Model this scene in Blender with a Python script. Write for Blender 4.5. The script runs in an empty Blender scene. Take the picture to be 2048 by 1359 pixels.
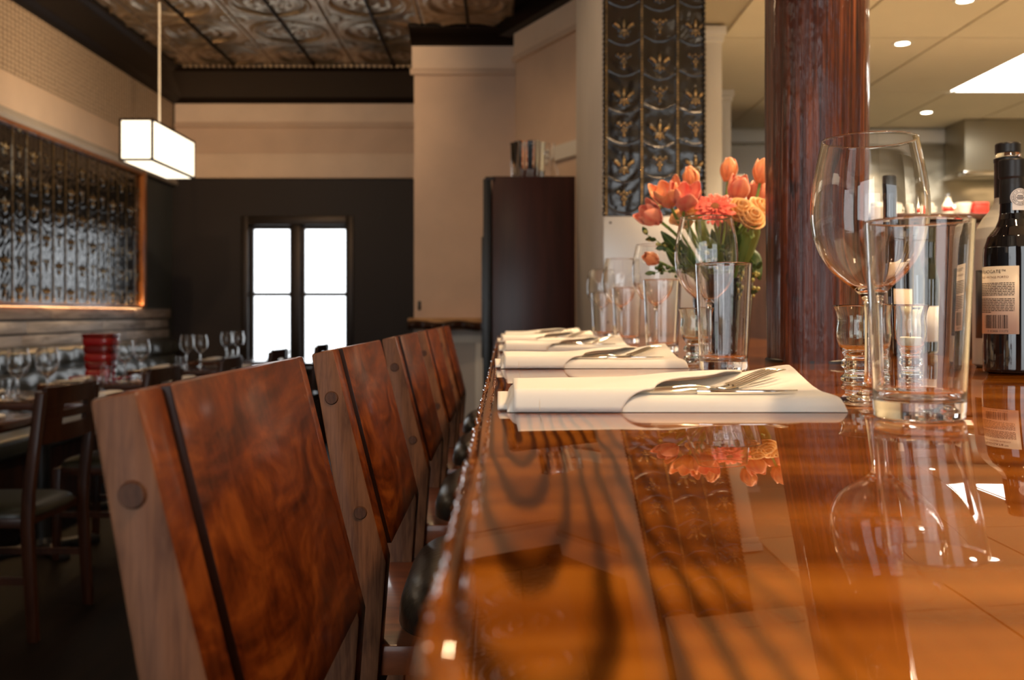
import bpy, bmesh, math, random
import numpy as np
from mathutils import Vector, Matrix

random.seed(7)
PI = math.pi
scene = bpy.context.scene
COL = scene.collection

# ------------------------------------------------------------------ camera
F, VX, VY = 1950.0, 1007.0, 628.0        # focal length and vanishing point in pixels of the 2048x1359 frame
CZ = 1.152                               # eye height; the bar top is at 1.07
cam_d = bpy.data.cameras.new('camera')
cam = bpy.data.objects.new('camera', cam_d)
COL.objects.link(cam)
cam.location = (0, 0, CZ)
cam.rotation_euler = (PI / 2, 0, 0)
cam_d.sensor_width = 36.0
cam_d.lens = F / 2048 * 36.0
cam_d.shift_x = (1024 - VX) / 2048
cam_d.shift_y = -(679.5 - VY) / 2048
cam_d.clip_start = 0.02
cam_d.dof.use_dof = True
cam_d.dof.focus_distance = 1.08
cam_d.dof.aperture_fstop = 7.0
scene.camera = cam

# ------------------------------------------------------------------ world, exposure
world = bpy.data.worlds.new('world')
scene.world = world
world.use_nodes = True
bg = world.node_tree.nodes['Background']
bg.inputs[0].default_value = (0.93, 0.97, 1.0, 1)
bg.inputs[1].default_value = 3.0
vs = scene.view_settings
vs.view_transform = 'Standard'
vs.look = 'None'
vs.exposure = 0.22
vs.gamma = 1.0
vs.use_curve_mapping = False
try:
    cy = scene.cycles
    cy.max_bounces = 14
    cy.transmission_bounces = 14
    cy.glossy_bounces = 6
    cy.diffuse_bounces = 4
    cy.transparent_max_bounces = 16
    cy.sample_clamp_indirect = 14.0
    cy.blur_glossy = 0.6
    cy.use_denoising = True
except Exception:
    pass


def lamp(name, kind, loc, energy, color, rot=(0, 0, 0), size=None, size_y=None, spot=None, blend=0.5):
    d = bpy.data.lights.new(name, kind)
    d.energy = energy
    d.color = color
    if kind == 'AREA':
        d.shape = 'RECTANGLE' if size_y else 'DISK'
        d.size = size
        if size_y:
            d.size_y = size_y
    elif kind == 'SPOT':
        d.spot_size = spot
        d.spot_blend = blend
        d.shadow_soft_size = size or 0.04
    else:
        d.shadow_soft_size = size or 0.05
    o = bpy.data.objects.new(name, d)
    COL.objects.link(o)
    o.location = loc
    o.rotation_euler = rot
    return o


WARM = (1.0, 0.66, 0.36)
# daylight through the street windows behind the camera (front wall at y = -2.6)
lamp('street_window_daylight', 'AREA', (-1.7, -2.50, 1.75), 48, (0.88, 0.94, 1.0), (PI / 2, 0, PI), 2.6, 2.2)
lamp('street_door_daylight', 'AREA', (1.9, -2.50, 1.6), 8, (0.90, 0.95, 1.0), (PI / 2, 0, PI), 1.5, 1.9)
# daylight through the sash window of the far wall
lamp('sash_window_daylight', 'AREA', (-2.03, 9.72, 1.33), 95, (0.88, 0.94, 1.0), (-PI / 2, 0, PI), 0.92, 1.35)

# ------------------------------------------------------------------ mesh helpers


def X(px, d):
    return (px - VX) * d / F


def Z(py, d):
    return CZ - (py - VY) * d / F


class MB:
    def __init__(self):
        self.v, self.f = [], []

    def add(self, vs_, fs_):
        n = len(self.v)
        self.v += [tuple(p) for p in vs_]
        self.f += [tuple(i + n for i in f) for f in fs_]
        return self

    def box(self, x0, x1, y0, y1, z0, z1):
        vs_ = [(x, y, z) for z in (z0, z1) for y in (y0, y1) for x in (x0, x1)]
        return self.add(vs_, [(0, 2, 3, 1), (4, 5, 7, 6), (0, 1, 5, 4), (2, 6, 7, 3), (0, 4, 6, 2), (1, 3, 7, 5)])

    def prism(self, poly, axis, a, b):
        """poly: ccw list of 2d points; axis 'x' -> (y,z), 'y' -> (x,z), 'z' -> (x,y)"""
        def mk(p, t):
            return {'x': (t, p[0], p[1]), 'y': (p[0], t, p[1]), 'z': (p[0], p[1], t)}[axis]
        n = len(poly)
        vs_ = [mk(p, a) for p in poly] + [mk(p, b) for p in poly]
        fs_ = [tuple(range(n))[::-1], tuple(range(n, 2 * n))]
        fs_ += [(i, (i + 1) % n, n + (i + 1) % n, n + i) for i in range(n)]
        return self.add(vs_, fs_)

    def lathe(self, prof, n=32, c=(0, 0, 0), close=False, sx=1.0, sy=1.0, wob=None):
        vs_, fs_ = [], []
        m = len(prof)
        for (r, z) in prof:
            for k in range(n):
                a = 2 * PI * k / n
                rr = r * (wob(a, z) if wob else 1.0)
                vs_.append((c[0] + rr * sx * math.cos(a), c[1] + rr * sy * math.sin(a), c[2] + z))
        rng = range(m) if close else range(m - 1)
        for i in rng:
            j = (i + 1) % m
            for k in range(n):
                l = (k + 1) % n
                fs_.append((i * n + k, i * n + l, j * n + l, j * n + k))
        if not close:
            fs_.append(tuple(range(n))[::-1])
            fs_.append(tuple((m - 1) * n + k for k in range(n)))
        return self.add(vs_, fs_)

    def tube(self, pts, rad, n=8):
        pts = [Vector(p) for p in pts]
        m = len(pts)
        rads = rad if isinstance(rad, (list, tuple)) else [rad] * m
        vs_, fs_ = [], []
        up = Vector((0.13, 0.31, 0.94))
        for i, p in enumerate(pts):
            t = (pts[min(i + 1, m - 1)] - pts[max(i - 1, 0)]).normalized()
            a = t.cross(up)
            if a.length < 1e-4:
                a = t.cross(Vector((1, 0, 0)))
            a.normalize()
            b = t.cross(a)
            for k in range(n):
                q = 2 * PI * k / n
                vs_.append(p + rads[i] * (math.cos(q) * a + math.sin(q) * b))
        for i in range(m - 1):
            for k in range(n):
                l = (k + 1) % n
                fs_.append((i * n + k, (i + 1) * n + k, (i + 1) * n + l, i * n + l))
        fs_.append(tuple(range(n)))
        fs_.append(tuple((m - 1) * n + k for k in range(n))[::-1])
        return self.add(vs_, fs_)

    def grid(self, fn, nu, nv, wrap=False):
        vs_ = [fn(i / nu, j / nv) for j in range(nv + 1) for i in range(nu + 1)]
        fs_ = []
        w = nu + 1
        for j in range(nv):
            for i in range(nu):
                fs_.append((j * w + i, j * w + i + 1, (j + 1) * w + i + 1, (j + 1) * w + i))
        return self.add(vs_, fs_)

    def moved(self, M):
        self.v = [tuple(M @ Vector(p)) for p in self.v]
        return self

    def build(self, name, mat, parent=None, bevel=0, seg=2, smooth=True, ang=40, solid=0, subdiv=0, recalc=True):
        me = bpy.data.meshes.new(name)
        me.from_pydata(self.v, [], self.f)
        bm = bmesh.new()
        bm.from_mesh(me)
        if recalc:
            bmesh.ops.recalc_face_normals(bm, faces=bm.faces)
        if bevel:
            es = [e for e in bm.edges if len(e.link_faces) == 2 and e.calc_face_angle(0) > 0.5]
            bmesh.ops.bevel(bm, geom=es, offset=bevel, segments=seg, profile=0.5, affect='EDGES', clamp_overlap=True)
        bm.to_mesh(me)
        bm.free()
        if smooth:
            me.shade_smooth()
            try:
                me.set_sharp_from_angle(angle=math.radians(ang))
            except Exception:
                pass
        o = bpy.data.objects.new(name, me)
        COL.objects.link(o)
        if mat is not None:
            me.materials.append(mat)
        if solid:
            md = o.modifiers.new('solid', 'SOLIDIFY')
            md.thickness = solid
            md.offset = 0
        if subdiv:
            md = o.modifiers.new('sub', 'SUBSURF')
            md.levels = md.render_levels = subdiv
        if parent is not None:
            o.parent = parent
        return o


def thing(name, label, cat, loc=(0, 0, 0), rz=0.0, group=None):
    o = bpy.data.objects.new(name, None)
    o.empty_display_size = 0.05
    COL.objects.link(o)
    o.location = loc
    o.rotation_euler = (0, 0, rz)
    return tag(o, label, cat, group)


def tag(o, label=None, cat=None, group=None):
    if label:
        o['label'] = label
    if cat:
        o['category'] = cat
    if group:
        o['group'] = group
    return o


def struct(o, label=None):
    o['kind'] = 'structure'
    if label:
        o['label'] = label
    return o


def kids(o):
    return [c for c in bpy.data.objects if c.parent is o]


def copy_tree(o, parent=None, **kw):
    c = o.copy()
    COL.objects.link(c)
    if parent is not None:
        c.parent = parent
    for ch in kids(o):
        copy_tree(ch, c)
    if 'loc' in kw:
        c.location = kw['loc']
    if 'rz' in kw:
        c.rotation_euler = (0, 0, kw['rz'])
    if 'label' in kw:
        c['label'] = kw['label']
    return c


def place(o, loc):
    o.location = loc
    return o

# ------------------------------------------------------------------ materials


def mat(name, col=(0.5, 0.5, 0.5), rough=0.5, metal=0.0, coat=0.0, coat_rough=0.03, trans=0.0, ior=1.45, emit=None, estr=0.0, spec=0.5, sheen=0.0):
    m = bpy.data.materials.new(name)
    m.use_nodes = True
    b = m.node_tree.nodes['Principled BSDF']
    b.inputs['Base Color'].default_value = (*col, 1)
    b.inputs['Roughness'].default_value = rough
    b.inputs['Metallic'].default_value = metal
    b.inputs['Coat Weight'].default_value = coat
    b.inputs['Coat Roughness'].default_value = coat_rough
    b.inputs['Transmission Weight'].default_value = trans
    b.inputs['IOR'].default_value = ior
    b.inputs['Specular IOR Level'].default_value = spec
    b.inputs['Sheen Weight'].default_value = sheen
    if emit:
        b.inputs['Emission Color'].default_value = (*emit, 1)
        b.inputs['Emission Strength'].default_value = estr
    return m


class N:
    """small node helper"""
    def __init__(self, m):
        self.m, self.nt = m, m.node_tree
        self.b = self.nt.nodes['Principled BSDF']

    def n(self, t, **kw):
        nd = self.nt.nodes.new(t)
        for k, v in kw.items():
            setattr(nd, k, v)
        return nd

    def l(self, a, b):
        self.nt.links.new(a, b)

    def coord(self, scale=(1, 1, 1), rot=(0, 0, 0), loc=(0, 0, 0), src='Object'):
        tc = self.n('ShaderNodeTexCoord')
        mp = self.n('ShaderNodeMapping')
        mp.inputs['Scale'].default_value = scale
        mp.inputs['Rotation'].default_value = rot
        mp.inputs['Location'].default_value = loc
        self.l(tc.outputs[src], mp.inputs[0])
        return mp.outputs[0]

    def noise(self, vec, scale=5, detail=4, rough=0.55, dist=0.0):
        nd = self.n('ShaderNodeTexNoise')
        nd.inputs['Scale'].default_value = scale
        nd.inputs['Detail'].default_value = detail
        nd.inputs['Roughness'].default_value = rough
        nd.inputs['Distortion'].default_value = dist
        self.l(vec, nd.inputs['Vector'])
        return nd.outputs[0]

    def ramp(self, fac, stops):
        r = self.n('ShaderNodeValToRGB')
        e = r.color_ramp.elements
        while len(e) < len(stops):
            e.new(0.5)
        for k, (p, c) in enumerate(stops):
            e[k].position = p
            e[k].color = (*c, 1) if len(c) == 3 else c
        self.l(fac, r.inputs[0])
        return r.outputs[0]

    def math(self, op, a, b=None, c=None):
        nd = self.n('ShaderNodeMath', operation=op)
        for k, q in enumerate((a, b, c)):
            if q is None:
                continue
            if isinstance(q, (int, float)):
                nd.inputs[k].default_value = q
            else:
                self.l(q, nd.inputs[k])
        return nd.outputs[0]

    def mix(self, fac, a, b, mode='MIX'):
        nd = self.n('ShaderNodeMix', data_type='RGBA', blend_type=mode)
        for k, q in ((0, fac), (6, a), (7, b)):
            if isinstance(q, (int, float)):
                nd.inputs[k].default_value = q
            elif isinstance(q, tuple):
                nd.inputs[k].default_value = (*q, 1)
            else:
                self.l(q, nd.inputs[k])
        return nd.outputs[2]

    def bump(self, h, strength=0.2, dist=0.01, coat=False):
        nd = self.n('ShaderNodeBump')
        nd.inputs['Strength'].default_value = strength
        nd.inputs['Distance'].default_value = dist
        self.l(h, nd.inputs['Height'])
        self.l(nd.outputs[0], self.b.inputs['Normal'])
        if coat:
            self.l(nd.outputs[0], self.b.inputs['Coat Normal'])
        return nd

    def color(self, c):
        self.l(c, self.b.inputs['Base Color'])

    def rough(self, r):
        self.l(r, self.b.inputs['Roughness'])


def wood(name, dark, light, scale=(30, 30, 3), rough=0.4, coat=0.0, coat_rough=0.1, bump=0.05, contrast=(0.3, 0.7), figure=None, spec=0.25):
    m = mat(name, light, rough, coat=coat, coat_rough=coat_rough, spec=spec)
    w = N(m)
    v = w.coord(scale)
    a = w.noise(v, 1.0, 6, 0.6, 0.6)
    c = w.ramp(a, [(contrast[0], dark), (contrast[1], light)])
    if figure:
        v2 = w.coord(figure)
        b = w.noise(v2, 1.0, 3, 0.5, 1.5)
        c = w.mix(0.45, c, w.ramp(b, [(0.35, tuple(x * 0.6 for x in dark)), (0.65, tuple(min(1, x * 1.25) for x in light))]))
    w.color(c)
    if bump:
        w.bump(a, bump, 0.002)
    return m


def plaster(name, col, var=0.06, rough=0.6):
    m = mat(name, col, rough)
    w = N(m)
    a = w.noise(w.coord((1, 1, 1)), 3.0, 3)
    w.color(w.ramp(a, [(0.3, tuple(c * (1 - var) for c in col)), (0.7, tuple(min(1, c * (1 + var)) for c in col))]))
    w.bump(w.noise(w.coord((1, 1, 1)), 220, 2), 0.05, 0.002)
    return m


M = {}
M['beige'] = plaster('beige_wall_paint', (0.66, 0.48, 0.35))
M['cream'] = plaster('cream_wall_paint', (0.80, 0.62, 0.47))
M['brown_wall'] = plaster('dark_brown_wall_paint', (0.017, 0.0100, 0.0085))
M['slate'] = plaster('slate_wall_paint', (0.075, 0.085, 0.09))
M['grey_wall'] = plaster('warm_grey_wall_paint', (0.48, 0.44, 0.40))
M['white_trim'] = mat('white_trim_paint', (0.72, 0.68, 0.60), 0.45)
M['kitchen_ceiling'] = plaster('kitchen_ceiling_board', (0.74, 0.66, 0.50), 0.03, 0.8)
M['ceiling_seam'] = mat('ceiling_grid', (0.50, 0.43, 0.31), 0.6)
M['kitchen_wall'] = plaster('kitchen_wall_paint', (0.55, 0.49, 0.36))
M['floor'] = wood('dark_floorboard', (0.002, 0.0014, 0.0011), (0.007, 0.0045, 0.0035), (20, 1.5, 20), 0.5, bump=0.05, spec=0.06)
M['kitchen_bounce_floor'] = plaster('cream_bounce_floor', (0.55, 0.48, 0.36), 0.05, 0.4)
M['black'] = mat('black_plastic', (0.012, 0.012, 0.013), 0.35)
M['dark_metal'] = mat('dark_bronze_frame', (0.03, 0.022, 0.018), 0.4, 0.6)
M['steel'] = mat('cutlery_steel', (0.72, 0.70, 0.66), 0.13, 1.0)
M['chrome'] = mat('polished_metal', (0.8, 0.78, 0.75), 0.08, 1.0)

# brushed steel
m = mat('brushed_steel', (0.36, 0.33, 0.26), 0.36, 1.0)
w = N(m)
w.bump(w.noise(w.coord((1.2, 1.2, 2.0)), 1.6, 2), 0.5, 0.06)
M['brushed'] = m
M['satin_steel'] = mat('satin_steel_sheet', (0.38, 0.37, 0.36), 0.40, 0.8)

# mottled beige perforated band
m = mat('beige_embossed_paper', (0.46, 0.37, 0.28), 0.55)
w = N(m)
vo = w.n('ShaderNodeTexVoronoi')
vo.inputs['Scale'].default_value = 19
vo.inputs['Randomness'].default_value = 0.12
w.l(w.coord((1, 1, 1.6)), vo.inputs['Vector'])
w.color(w.ramp(vo.outputs[0], [(0.15, (0.74, 0.58, 0.42)), (0.55, (0.30, 0.22, 0.155))]))
w.bump(vo.outputs[0], 0.6, 0.012)
M['embossed'] = m

# pressed tin
m = mat('dark_pressed_tin', (0.02, 0.016, 0.012), 0.2, 0.0, spec=0.7)
w = N(m)
at = w.n('ShaderNodeAttribute', attribute_name='relief')
a = w.noise(w.coord((1, 1, 1)), 45, 4)
hi = w.math('MULTIPLY', w.ramp(at.outputs['Fac'], [(0.30, (0,) * 3), (0.70, (1,) * 3)]), w.ramp(a, [(0.35, (0.15,) * 3), (0.6, (1,) * 3)]))
w.color(w.mix(hi, (0.007, 0.006, 0.005), (0.62, 0.43, 0.20)))
w.l(w.math('MULTIPLY', hi, 0.9), w.b.inputs['Metallic'])
w.rough(w.ramp(a, [(0.3, (0.08,) * 3), (0.7, (0.2,) * 3)]))
w.bump(w.noise(w.coord((1, 1, 1)), 30, 3), 0.16, 0.006)
M['tin'] = m

m = mat('bronzed_ceiling_tin', (0.16, 0.115, 0.07), 0.34, 0.75)
w = N(m)
a = w.noise(w.coord((1, 1, 1), src='Generated'), 5.0, 5, 0.6, 1.0)
w.color(w.ramp(a, [(0.28, (0.13, 0.085, 0.05)), (0.5, (0.34, 0.25, 0.16)), (0.75, (0.55, 0.46, 0.36))]))
w.rough(w.ramp(a, [(0.3, (0.28,) * 3), (0.7, (0.45,) * 3)]))
M['ceiling_tin'] = m
M['crown'] = mat('dark_crown_tin', (0.009, 0.005, 0.003), 0.5, 0.2, spec=0.2)

# bar top: epoxy over red-brown plank with cathedral grain
m = mat('varnished_bar_wood', (0.5, 0.17, 0.04), 0.5, coat=1.0, coat_rough=0.010, spec=0.0)
w = N(m)
tc = w.n('ShaderNodeTexCoord')
sp = w.n('ShaderNodeSeparateXYZ')
w.l(tc.outputs['Object'], sp.inputs[0])
nz = w.noise(w.coord((16, 3.2, 1)), 1.0, 3, 0.5)
nz2 = w.noise(w.coord((60, 4, 1), loc=(3, 1, 0)), 1.0, 3, 0.6)
dx = w.math('DIVIDE', w.math('SUBTRACT', sp.outputs[0], 0.010), 0.046)
dx = w.math('MULTIPLY', dx, w.math('ADD', 1.0, w.math('MULTIPLY', w.math('SUBTRACT', nz, 0.5), 0.35)))
dy = w.math('DIVIDE', w.math('MAXIMUM', w.math('SUBTRACT', 0.66, sp.outputs[1]), 0.0), 0.60)
r = w.math('SQRT', w.math('ADD', w.math('POWER', w.math('ABSOLUTE', dx), 2.0), w.math('POWER', dy, 2.0)))
r = w.math('ADD', r, w.math('MULTIPLY', nz, 0.22))
s = w.math('FRACT', w.math('MULTIPLY', r, 5.4))
band = w.ramp(s, [(0.0, (0.02,) * 3), (0.42, (0.10,) * 3), (0.70, (1.0,) * 3), (0.86, (0.85,) * 3), (1.0, (0.0,) * 3)])
fade = w.ramp(w.math('MULTIPLY', r, 0.25), [(0.30, (1.0,) * 3), (0.48, (0.07,) * 3)])
amt = w.math('MULTIPLY', band, fade)
fig = w.noise(w.coord((2.0, 17, 1)), 1.0, 3, 0.55, 1.0)
base = w.ramp(fig, [(0.30, (0.10, 0.024, 0.002)), (0.5, (0.26, 0.074, 0.007)), (0.70, (0.44, 0.150, 0.017))])
base = w.mix(w.math('MULTIPLY', nz2, 0.35), base, (0.09, 0.021, 0.0025))
col = w.mix(w.math('MULTIPLY', amt, 0.9), base, (0.018, 0.004, 0.001))
w.color(col)
M['bar_wood'] = m

M['post_wood'] = wood('stool_post_wood', (0.080, 0.028, 0.012), (0.20, 0.084, 0.038), (260, 260, 16), 0.5, bump=0.2, contrast=(0.34, 0.60), figure=(26, 26, 9))
m = mat('stool_panel_wood', (0.3, 0.08, 0.02), 0.4, coat=0.16, coat_rough=0.12, spec=0.12)
w = N(m)
a = w.noise(w.coord((8, 4.5, 12), rot=(0.5, 0, 0), loc=(1.7, 0, 0)), 1.0, 7, 0.62, 3.2)
b2 = w.noise(w.coord((60, 70, 16), rot=(-0.75, 0, 0)), 1.0, 5, 0.65, 1.2)
c = w.ramp(a, [(0.34, (0.032, 0.005, 0.0012)), (0.5, (0.095, 0.018, 0.003)), (0.66, (0.20, 0.050, 0.008))])
c = w.mix(0.2, c, w.ramp(b2, [(0.38, (0.036, 0.006, 0.0012)), (0.62, (0.20, 0.050, 0.008))]))
w.color(c)
M['panel_wood'] = m
M['plug_wood'] = wood('stool_plug_wood', (0.05, 0.019, 0.010), (0.11, 0.045, 0.022), (260, 260, 60), 0.5)
M['stool_wood'] = wood('stool_seat_wood', (0.12, 0.03, 0.012), (0.30, 0.09, 0.035), (8, 40, 40), 0.35, coat=0.3)

m = mat('black_leather', (0.014, 0.011, 0.009), 0.36, coat=0.25, coat_rough=0.25)
w = N(m)
w.bump(w.noise(w.coord((1, 1, 1)), 90, 4), 0.25, 0.004)
M['leather'] = m

m = mat('tufted_leather', (0.055, 0.062, 0.06), 0.32, coat=0.3, coat_rough=0.2)
w = N(m)
w.bump(w.noise(w.coord((1, 1, 1)), 60, 3), 0.15, 0.004)
M['banquette'] = m
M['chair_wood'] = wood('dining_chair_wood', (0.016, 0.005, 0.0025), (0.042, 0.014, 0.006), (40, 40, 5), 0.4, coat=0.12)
M['chair_pad'] = mat('dark_green_leather', (0.012, 0.013, 0.009), 0.4)
M['table_wood'] = wood('dining_table_wood', (0.035, 0.011, 0.006), (0.09, 0.032, 0.018), (4, 30, 30), 0.22, coat=0.6, coat_rough=0.08)
M['plank'] = wood('weathered_plank', (0.20, 0.15, 0.125), (0.60, 0.52, 0.47), (14, 2.5, 22), 0.6, bump=0.3, contrast=(0.3, 0.68))
M['plank_grey'] = wood('silvery_plank', (0.26, 0.23, 0.22), (0.74, 0.70, 0.68), (14, 2.5, 22), 0.55, bump=0.3, contrast=(0.3, 0.65))
M['frame_wood'] = wood('orange_frame_wood', (0.22, 0.07, 0.018), (0.45, 0.17, 0.05), (20, 20, 3), 0.35, coat=0.3)
M['ledge_wood'] = wood('raw_ledge_wood', (0.32, 0.16, 0.06), (0.62, 0.36, 0.16), (6, 30, 30), 0.5)
M['mahogany'] = wood('mahogany_veneer', (0.028, 0.008, 0.006), (0.062, 0.017, 0.012), (16, 16, 1.2), 0.36, coat=0.25, coat_rough=0.25, bump=0.0)
M['cabinet'] = wood('dark_cabinet_wood', (0.020, 0.009, 0.006), (0.060, 0.024, 0.014), (20, 20, 2), 0.4, bump=0.0)

# log pole
m = mat('varnished_log', (0.2, 0.05, 0.02), 0.4, coat=0.6, coat_rough=0.04, spec=0.15)
w = N(m)
a = w.noise(w.coord((110, 110, 2.2)), 1.0, 5, 0.65, 0.3)
k = w.noise(w.coord((9, 9, 1.4), loc=(0, 3, 1)), 1.0, 3, 0.5, 1.2)
sp_ = w.noise(w.coord((30, 30, 12)), 1.0, 3, 0.5)
c = w.ramp(a, [(0.36, (0.012, 0.003, 0.002)), (0.5, (0.085, 0.019, 0.007)), (0.66, (0.28, 0.075, 0.024))])
c = w.mix(w.ramp(k, [(0.42, (0.75,) * 3), (0.62, (0.0,) * 3)]), c, (0.055, 0.012, 0.007))
c = w.mix(w.ramp(sp_, [(0.66, (0.0,) * 3), (0.72, (0.85,) * 3)]), c, (0.012, 0.005, 0.003))
w.color(c)
hh = w.math('ADD', w.math('MULTIPLY', a, 0.5), w.noise(w.coord((26, 26, 9)), 1.0, 3, 0.5))
w.bump(hh, 0.9, 0.008, coat=True)
M['log'] = m

# linen
m = mat('napkin_linen', (0.80, 0.76, 0.69), 0.85, sheen=0.2)
w = N(m)
wv = w.n('ShaderNodeTexWave')
wv.inputs['Scale'].default_value = 520
w.l(w.coord((1, 0.2, 1)), wv.inputs['Vector'])
w.bump(wv.outputs[0], 0.08, 0.0006)
M['linen'] = m

M['glass'] = mat('clear_glass', (1, 1, 1), 0.0, trans=1.0, ior=1.48)
M['green_glass'] = mat('greenish_glass', (0.93, 0.98, 0.93), 0.0, trans=1.0, ior=1.48)


def thin_glass(name, tint=(1, 1, 1)):
    m = bpy.data.materials.new(name)
    m.use_nodes = True
    nt = m.node_tree
    nt.nodes.remove(nt.nodes['Principled BSDF'])
    out = nt.nodes['Material Output']
    t = nt.nodes.new('ShaderNodeBsdfTransparent')
    t.inputs[0].default_value = (*tint, 1)
    g = nt.nodes.new('ShaderNodeBsdfGlossy')
    g.inputs['Roughness'].default_value = 0.02
    fr = nt.nodes.new('ShaderNodeFresnel')
    fr.inputs[0].default_value = 1.45
    mx = nt.nodes.new('ShaderNodeMixShader')
    nt.links.new(fr.outputs[0], mx.inputs[0])
    nt.links.new(t.outputs[0], mx.inputs[1])
    nt.links.new(g.outputs[0], mx.inputs[2])
    nt.links.new(mx.outputs[0], out.inputs[0])
    return m


M['pane'] = thin_glass('window_glass')
M['dark_bottle'] = mat('black_bottle_glass', (0.006, 0.005, 0.006), 0.04, coat=1.0, coat_rough=0.02)
M['olive_bottle'] = mat('olive_bottle_glass', (0.02, 0.024, 0.010), 0.05, coat=1.0)
M['frosted'] = mat('frosted_bottle_glass', (0.46, 0.44, 0.38), 0.4)
M['capsule'] = mat('black_foil_capsule', (0.012, 0.011, 0.011), 0.38)
M['label'] = mat('cream_paper_label', (0.70, 0.60, 0.47), 0.6)
M['ink'] = mat('black_label_ink', (0.05, 0.035, 0.03), 0.6)
M['red_ink'] = mat('brown_label_ink', (0.16, 0.06, 0.04), 0.6)
M['white_print'] = mat('white_print', (0.75, 0.73, 0.70), 0.5)
M['yellow_print'] = mat('yellow_print', (0.65, 0.50, 0.06), 0.5)
M['blue_print'] = mat('navy_print', (0.03, 0.05, 0.13), 0.5)
M['art_label'] = mat('dark_art_label', (0.035, 0.04, 0.045), 0.4)
M['white_ceramic'] = mat('white_ceramic', (0.80, 0.77, 0.70), 0.25, coat=0.4)
M['red_plastic'] = mat('red_plastic', (0.72, 0.04, 0.03), 0.35)
M['red_lacquer'] = mat('red_lacquer', (0.34, 0.007, 0.009), 0.18, coat=0.6)
M['dark_red'] = mat('dark_red_lacquer', (0.17, 0.005, 0.006), 0.25, coat=0.5)
M['wax'] = mat('candle_wax', (0.85, 0.82, 0.74), 0.5)
M['lamp_shade'] = mat('lit_lamp_shade', (0.9, 0.85, 0.75), 0.6, emit=(1.0, 0.86, 0.64), estr=1.9)
M['downlight_glow'] = mat('downlight_bulb', (1, 1, 1), 0.5, emit=(1.0, 0.86, 0.68), estr=14)
M['panel_glow'] = mat('lit_ceiling_panel', (1, 1, 1), 0.5, emit=(1.0, 0.96, 0.90), estr=9)
M['strip_glow'] = mat('strip_light', (1, 1, 1), 0.5, emit=(1.0, 0.62, 0.28), estr=45)
M['stem'] = mat('flower_stem', (0.16, 0.26, 0.06), 0.5)
M['leaf'] = mat('dark_green_leaf', (0.045, 0.085, 0.022), 0.38)
M['light_leaf'] = mat('light_green_leaf', (0.20, 0.30, 0.07), 0.42)
M['bud'] = mat('yellow_green_bud', (0.42, 0.40, 0.12), 0.5)
M['gold_center'] = mat('gerbera_center', (0.30, 0.10, 0.03), 0.8)


def petal_mat(name, c_in, c_out):
    m = mat(name, c_out, 0.5, sheen=0.2)
    w = N(m)
    a = w.noise(w.coord((60, 60, 12)), 1.0, 3, 0.5, 0.5)
    w.color(w.ramp(a, [(0.3, c_in), (0.7, c_out)]))
    w.b.inputs['Subsurface Weight'].default_value = 0.0
    return m


M['tulip'] = petal_mat('orange_tulip_petal', (0.80, 0.20, 0.07), (0.92, 0.42, 0.17))
M['tulip_pink'] = petal_mat('coral_tulip_petal', (0.78, 0.13, 0.08), (0.92, 0.36, 0.20))
M['gerbera'] = petal_mat('coral_gerbera_petal', (0.82, 0.10, 0.07), (0.93, 0.20, 0.13))
M['rose'] = petal_mat('apricot_rose_petal', (0.80, 0.42, 0.13), (0.92, 0.60, 0.25))

# ================================================================== THE ROOM
WX, WY = -3.27, 9.63          # left wall plane, far wall plane
TZ = 3.33                     # tin ceiling
KZ = 2.48                     # kitchen ceiling
FRONT = -2.6

b = MB().box(-3.5, 4.5, -2.9, 10.0, -0.08, 0.0)
struct(b.build('floor', M['floor']), 'dark wooden floor')
b = MB().box(0.95, 4.2, -2.6, 6.95, 0.0005, 0.01)
struct(b.build('floor_kitchen_bounce', M['kitchen_bounce_floor']), 'pale kitchen floor added to bounce light to the ceiling')  # unseen pale floor, added to bounce light up onto the kitchen ceiling

# ---- left wall and its bands
b = MB().box(WX - 0.15, WX, -2.9, WY + 0.3, 0.0, 3.7)
wall_left = struct(b.build('wall_left', M['slate']), 'dark slate painted side wall')
b = MB().box(WX, WX + 0.012, -2.6, WY - 0.004, 2.74, 3.24)
b.build('embossed_band', M['embossed'], wall_left)
b = MB().box(WX, WX + 0.03, -2.6, WY - 0.004, 2.50, 2.735)
b.build('cream_band', M['cream'], wall_left, bevel=0.004)
b = MB().prism([(WX, 2.42), (WX + 0.05, 2.42), (WX + 0.06, 2.45), (WX + 0.03, 2.50), (WX, 2.50)], 'y', -2.6, WY - 0.004)
b.build('picture_rail', M['grey_wall'], wall_left)

# rustic planks under the tin panel, each its own piece
PLANK_END = 9.45
rows = [(1.115, 1.205, 0.045, [0.9, 1.6, 1.3, 1.7, 1.5]), (1.02, 1.105, 0.028, [0.62, 0.95, 1.25, 0.8, 1.05, 0.9]),
        (0.93, 1.012, 0.034, [1.05, 0.75, 1.1, 0.9, 0.7, 1.0])]
for (z0, z1, t, lens) in rows:
    y = PLANK_END
    k = 0
    while y > 1.0:
        ln = lens[k % len(lens)]
        tt = t + random.uniform(-0.006, 0.008)
        p = MB().box(WX, WX + tt, max(y - ln, 0.9) + 0.006, y, z0 + random.uniform(0, 0.005), z1 - random.uniform(0, 0.006))
        p.build('plank', M['plank'] if z0 > 1.1 else M['plank_grey'], wall_left, bevel=0.004)
        y -= ln
        k += 1

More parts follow.
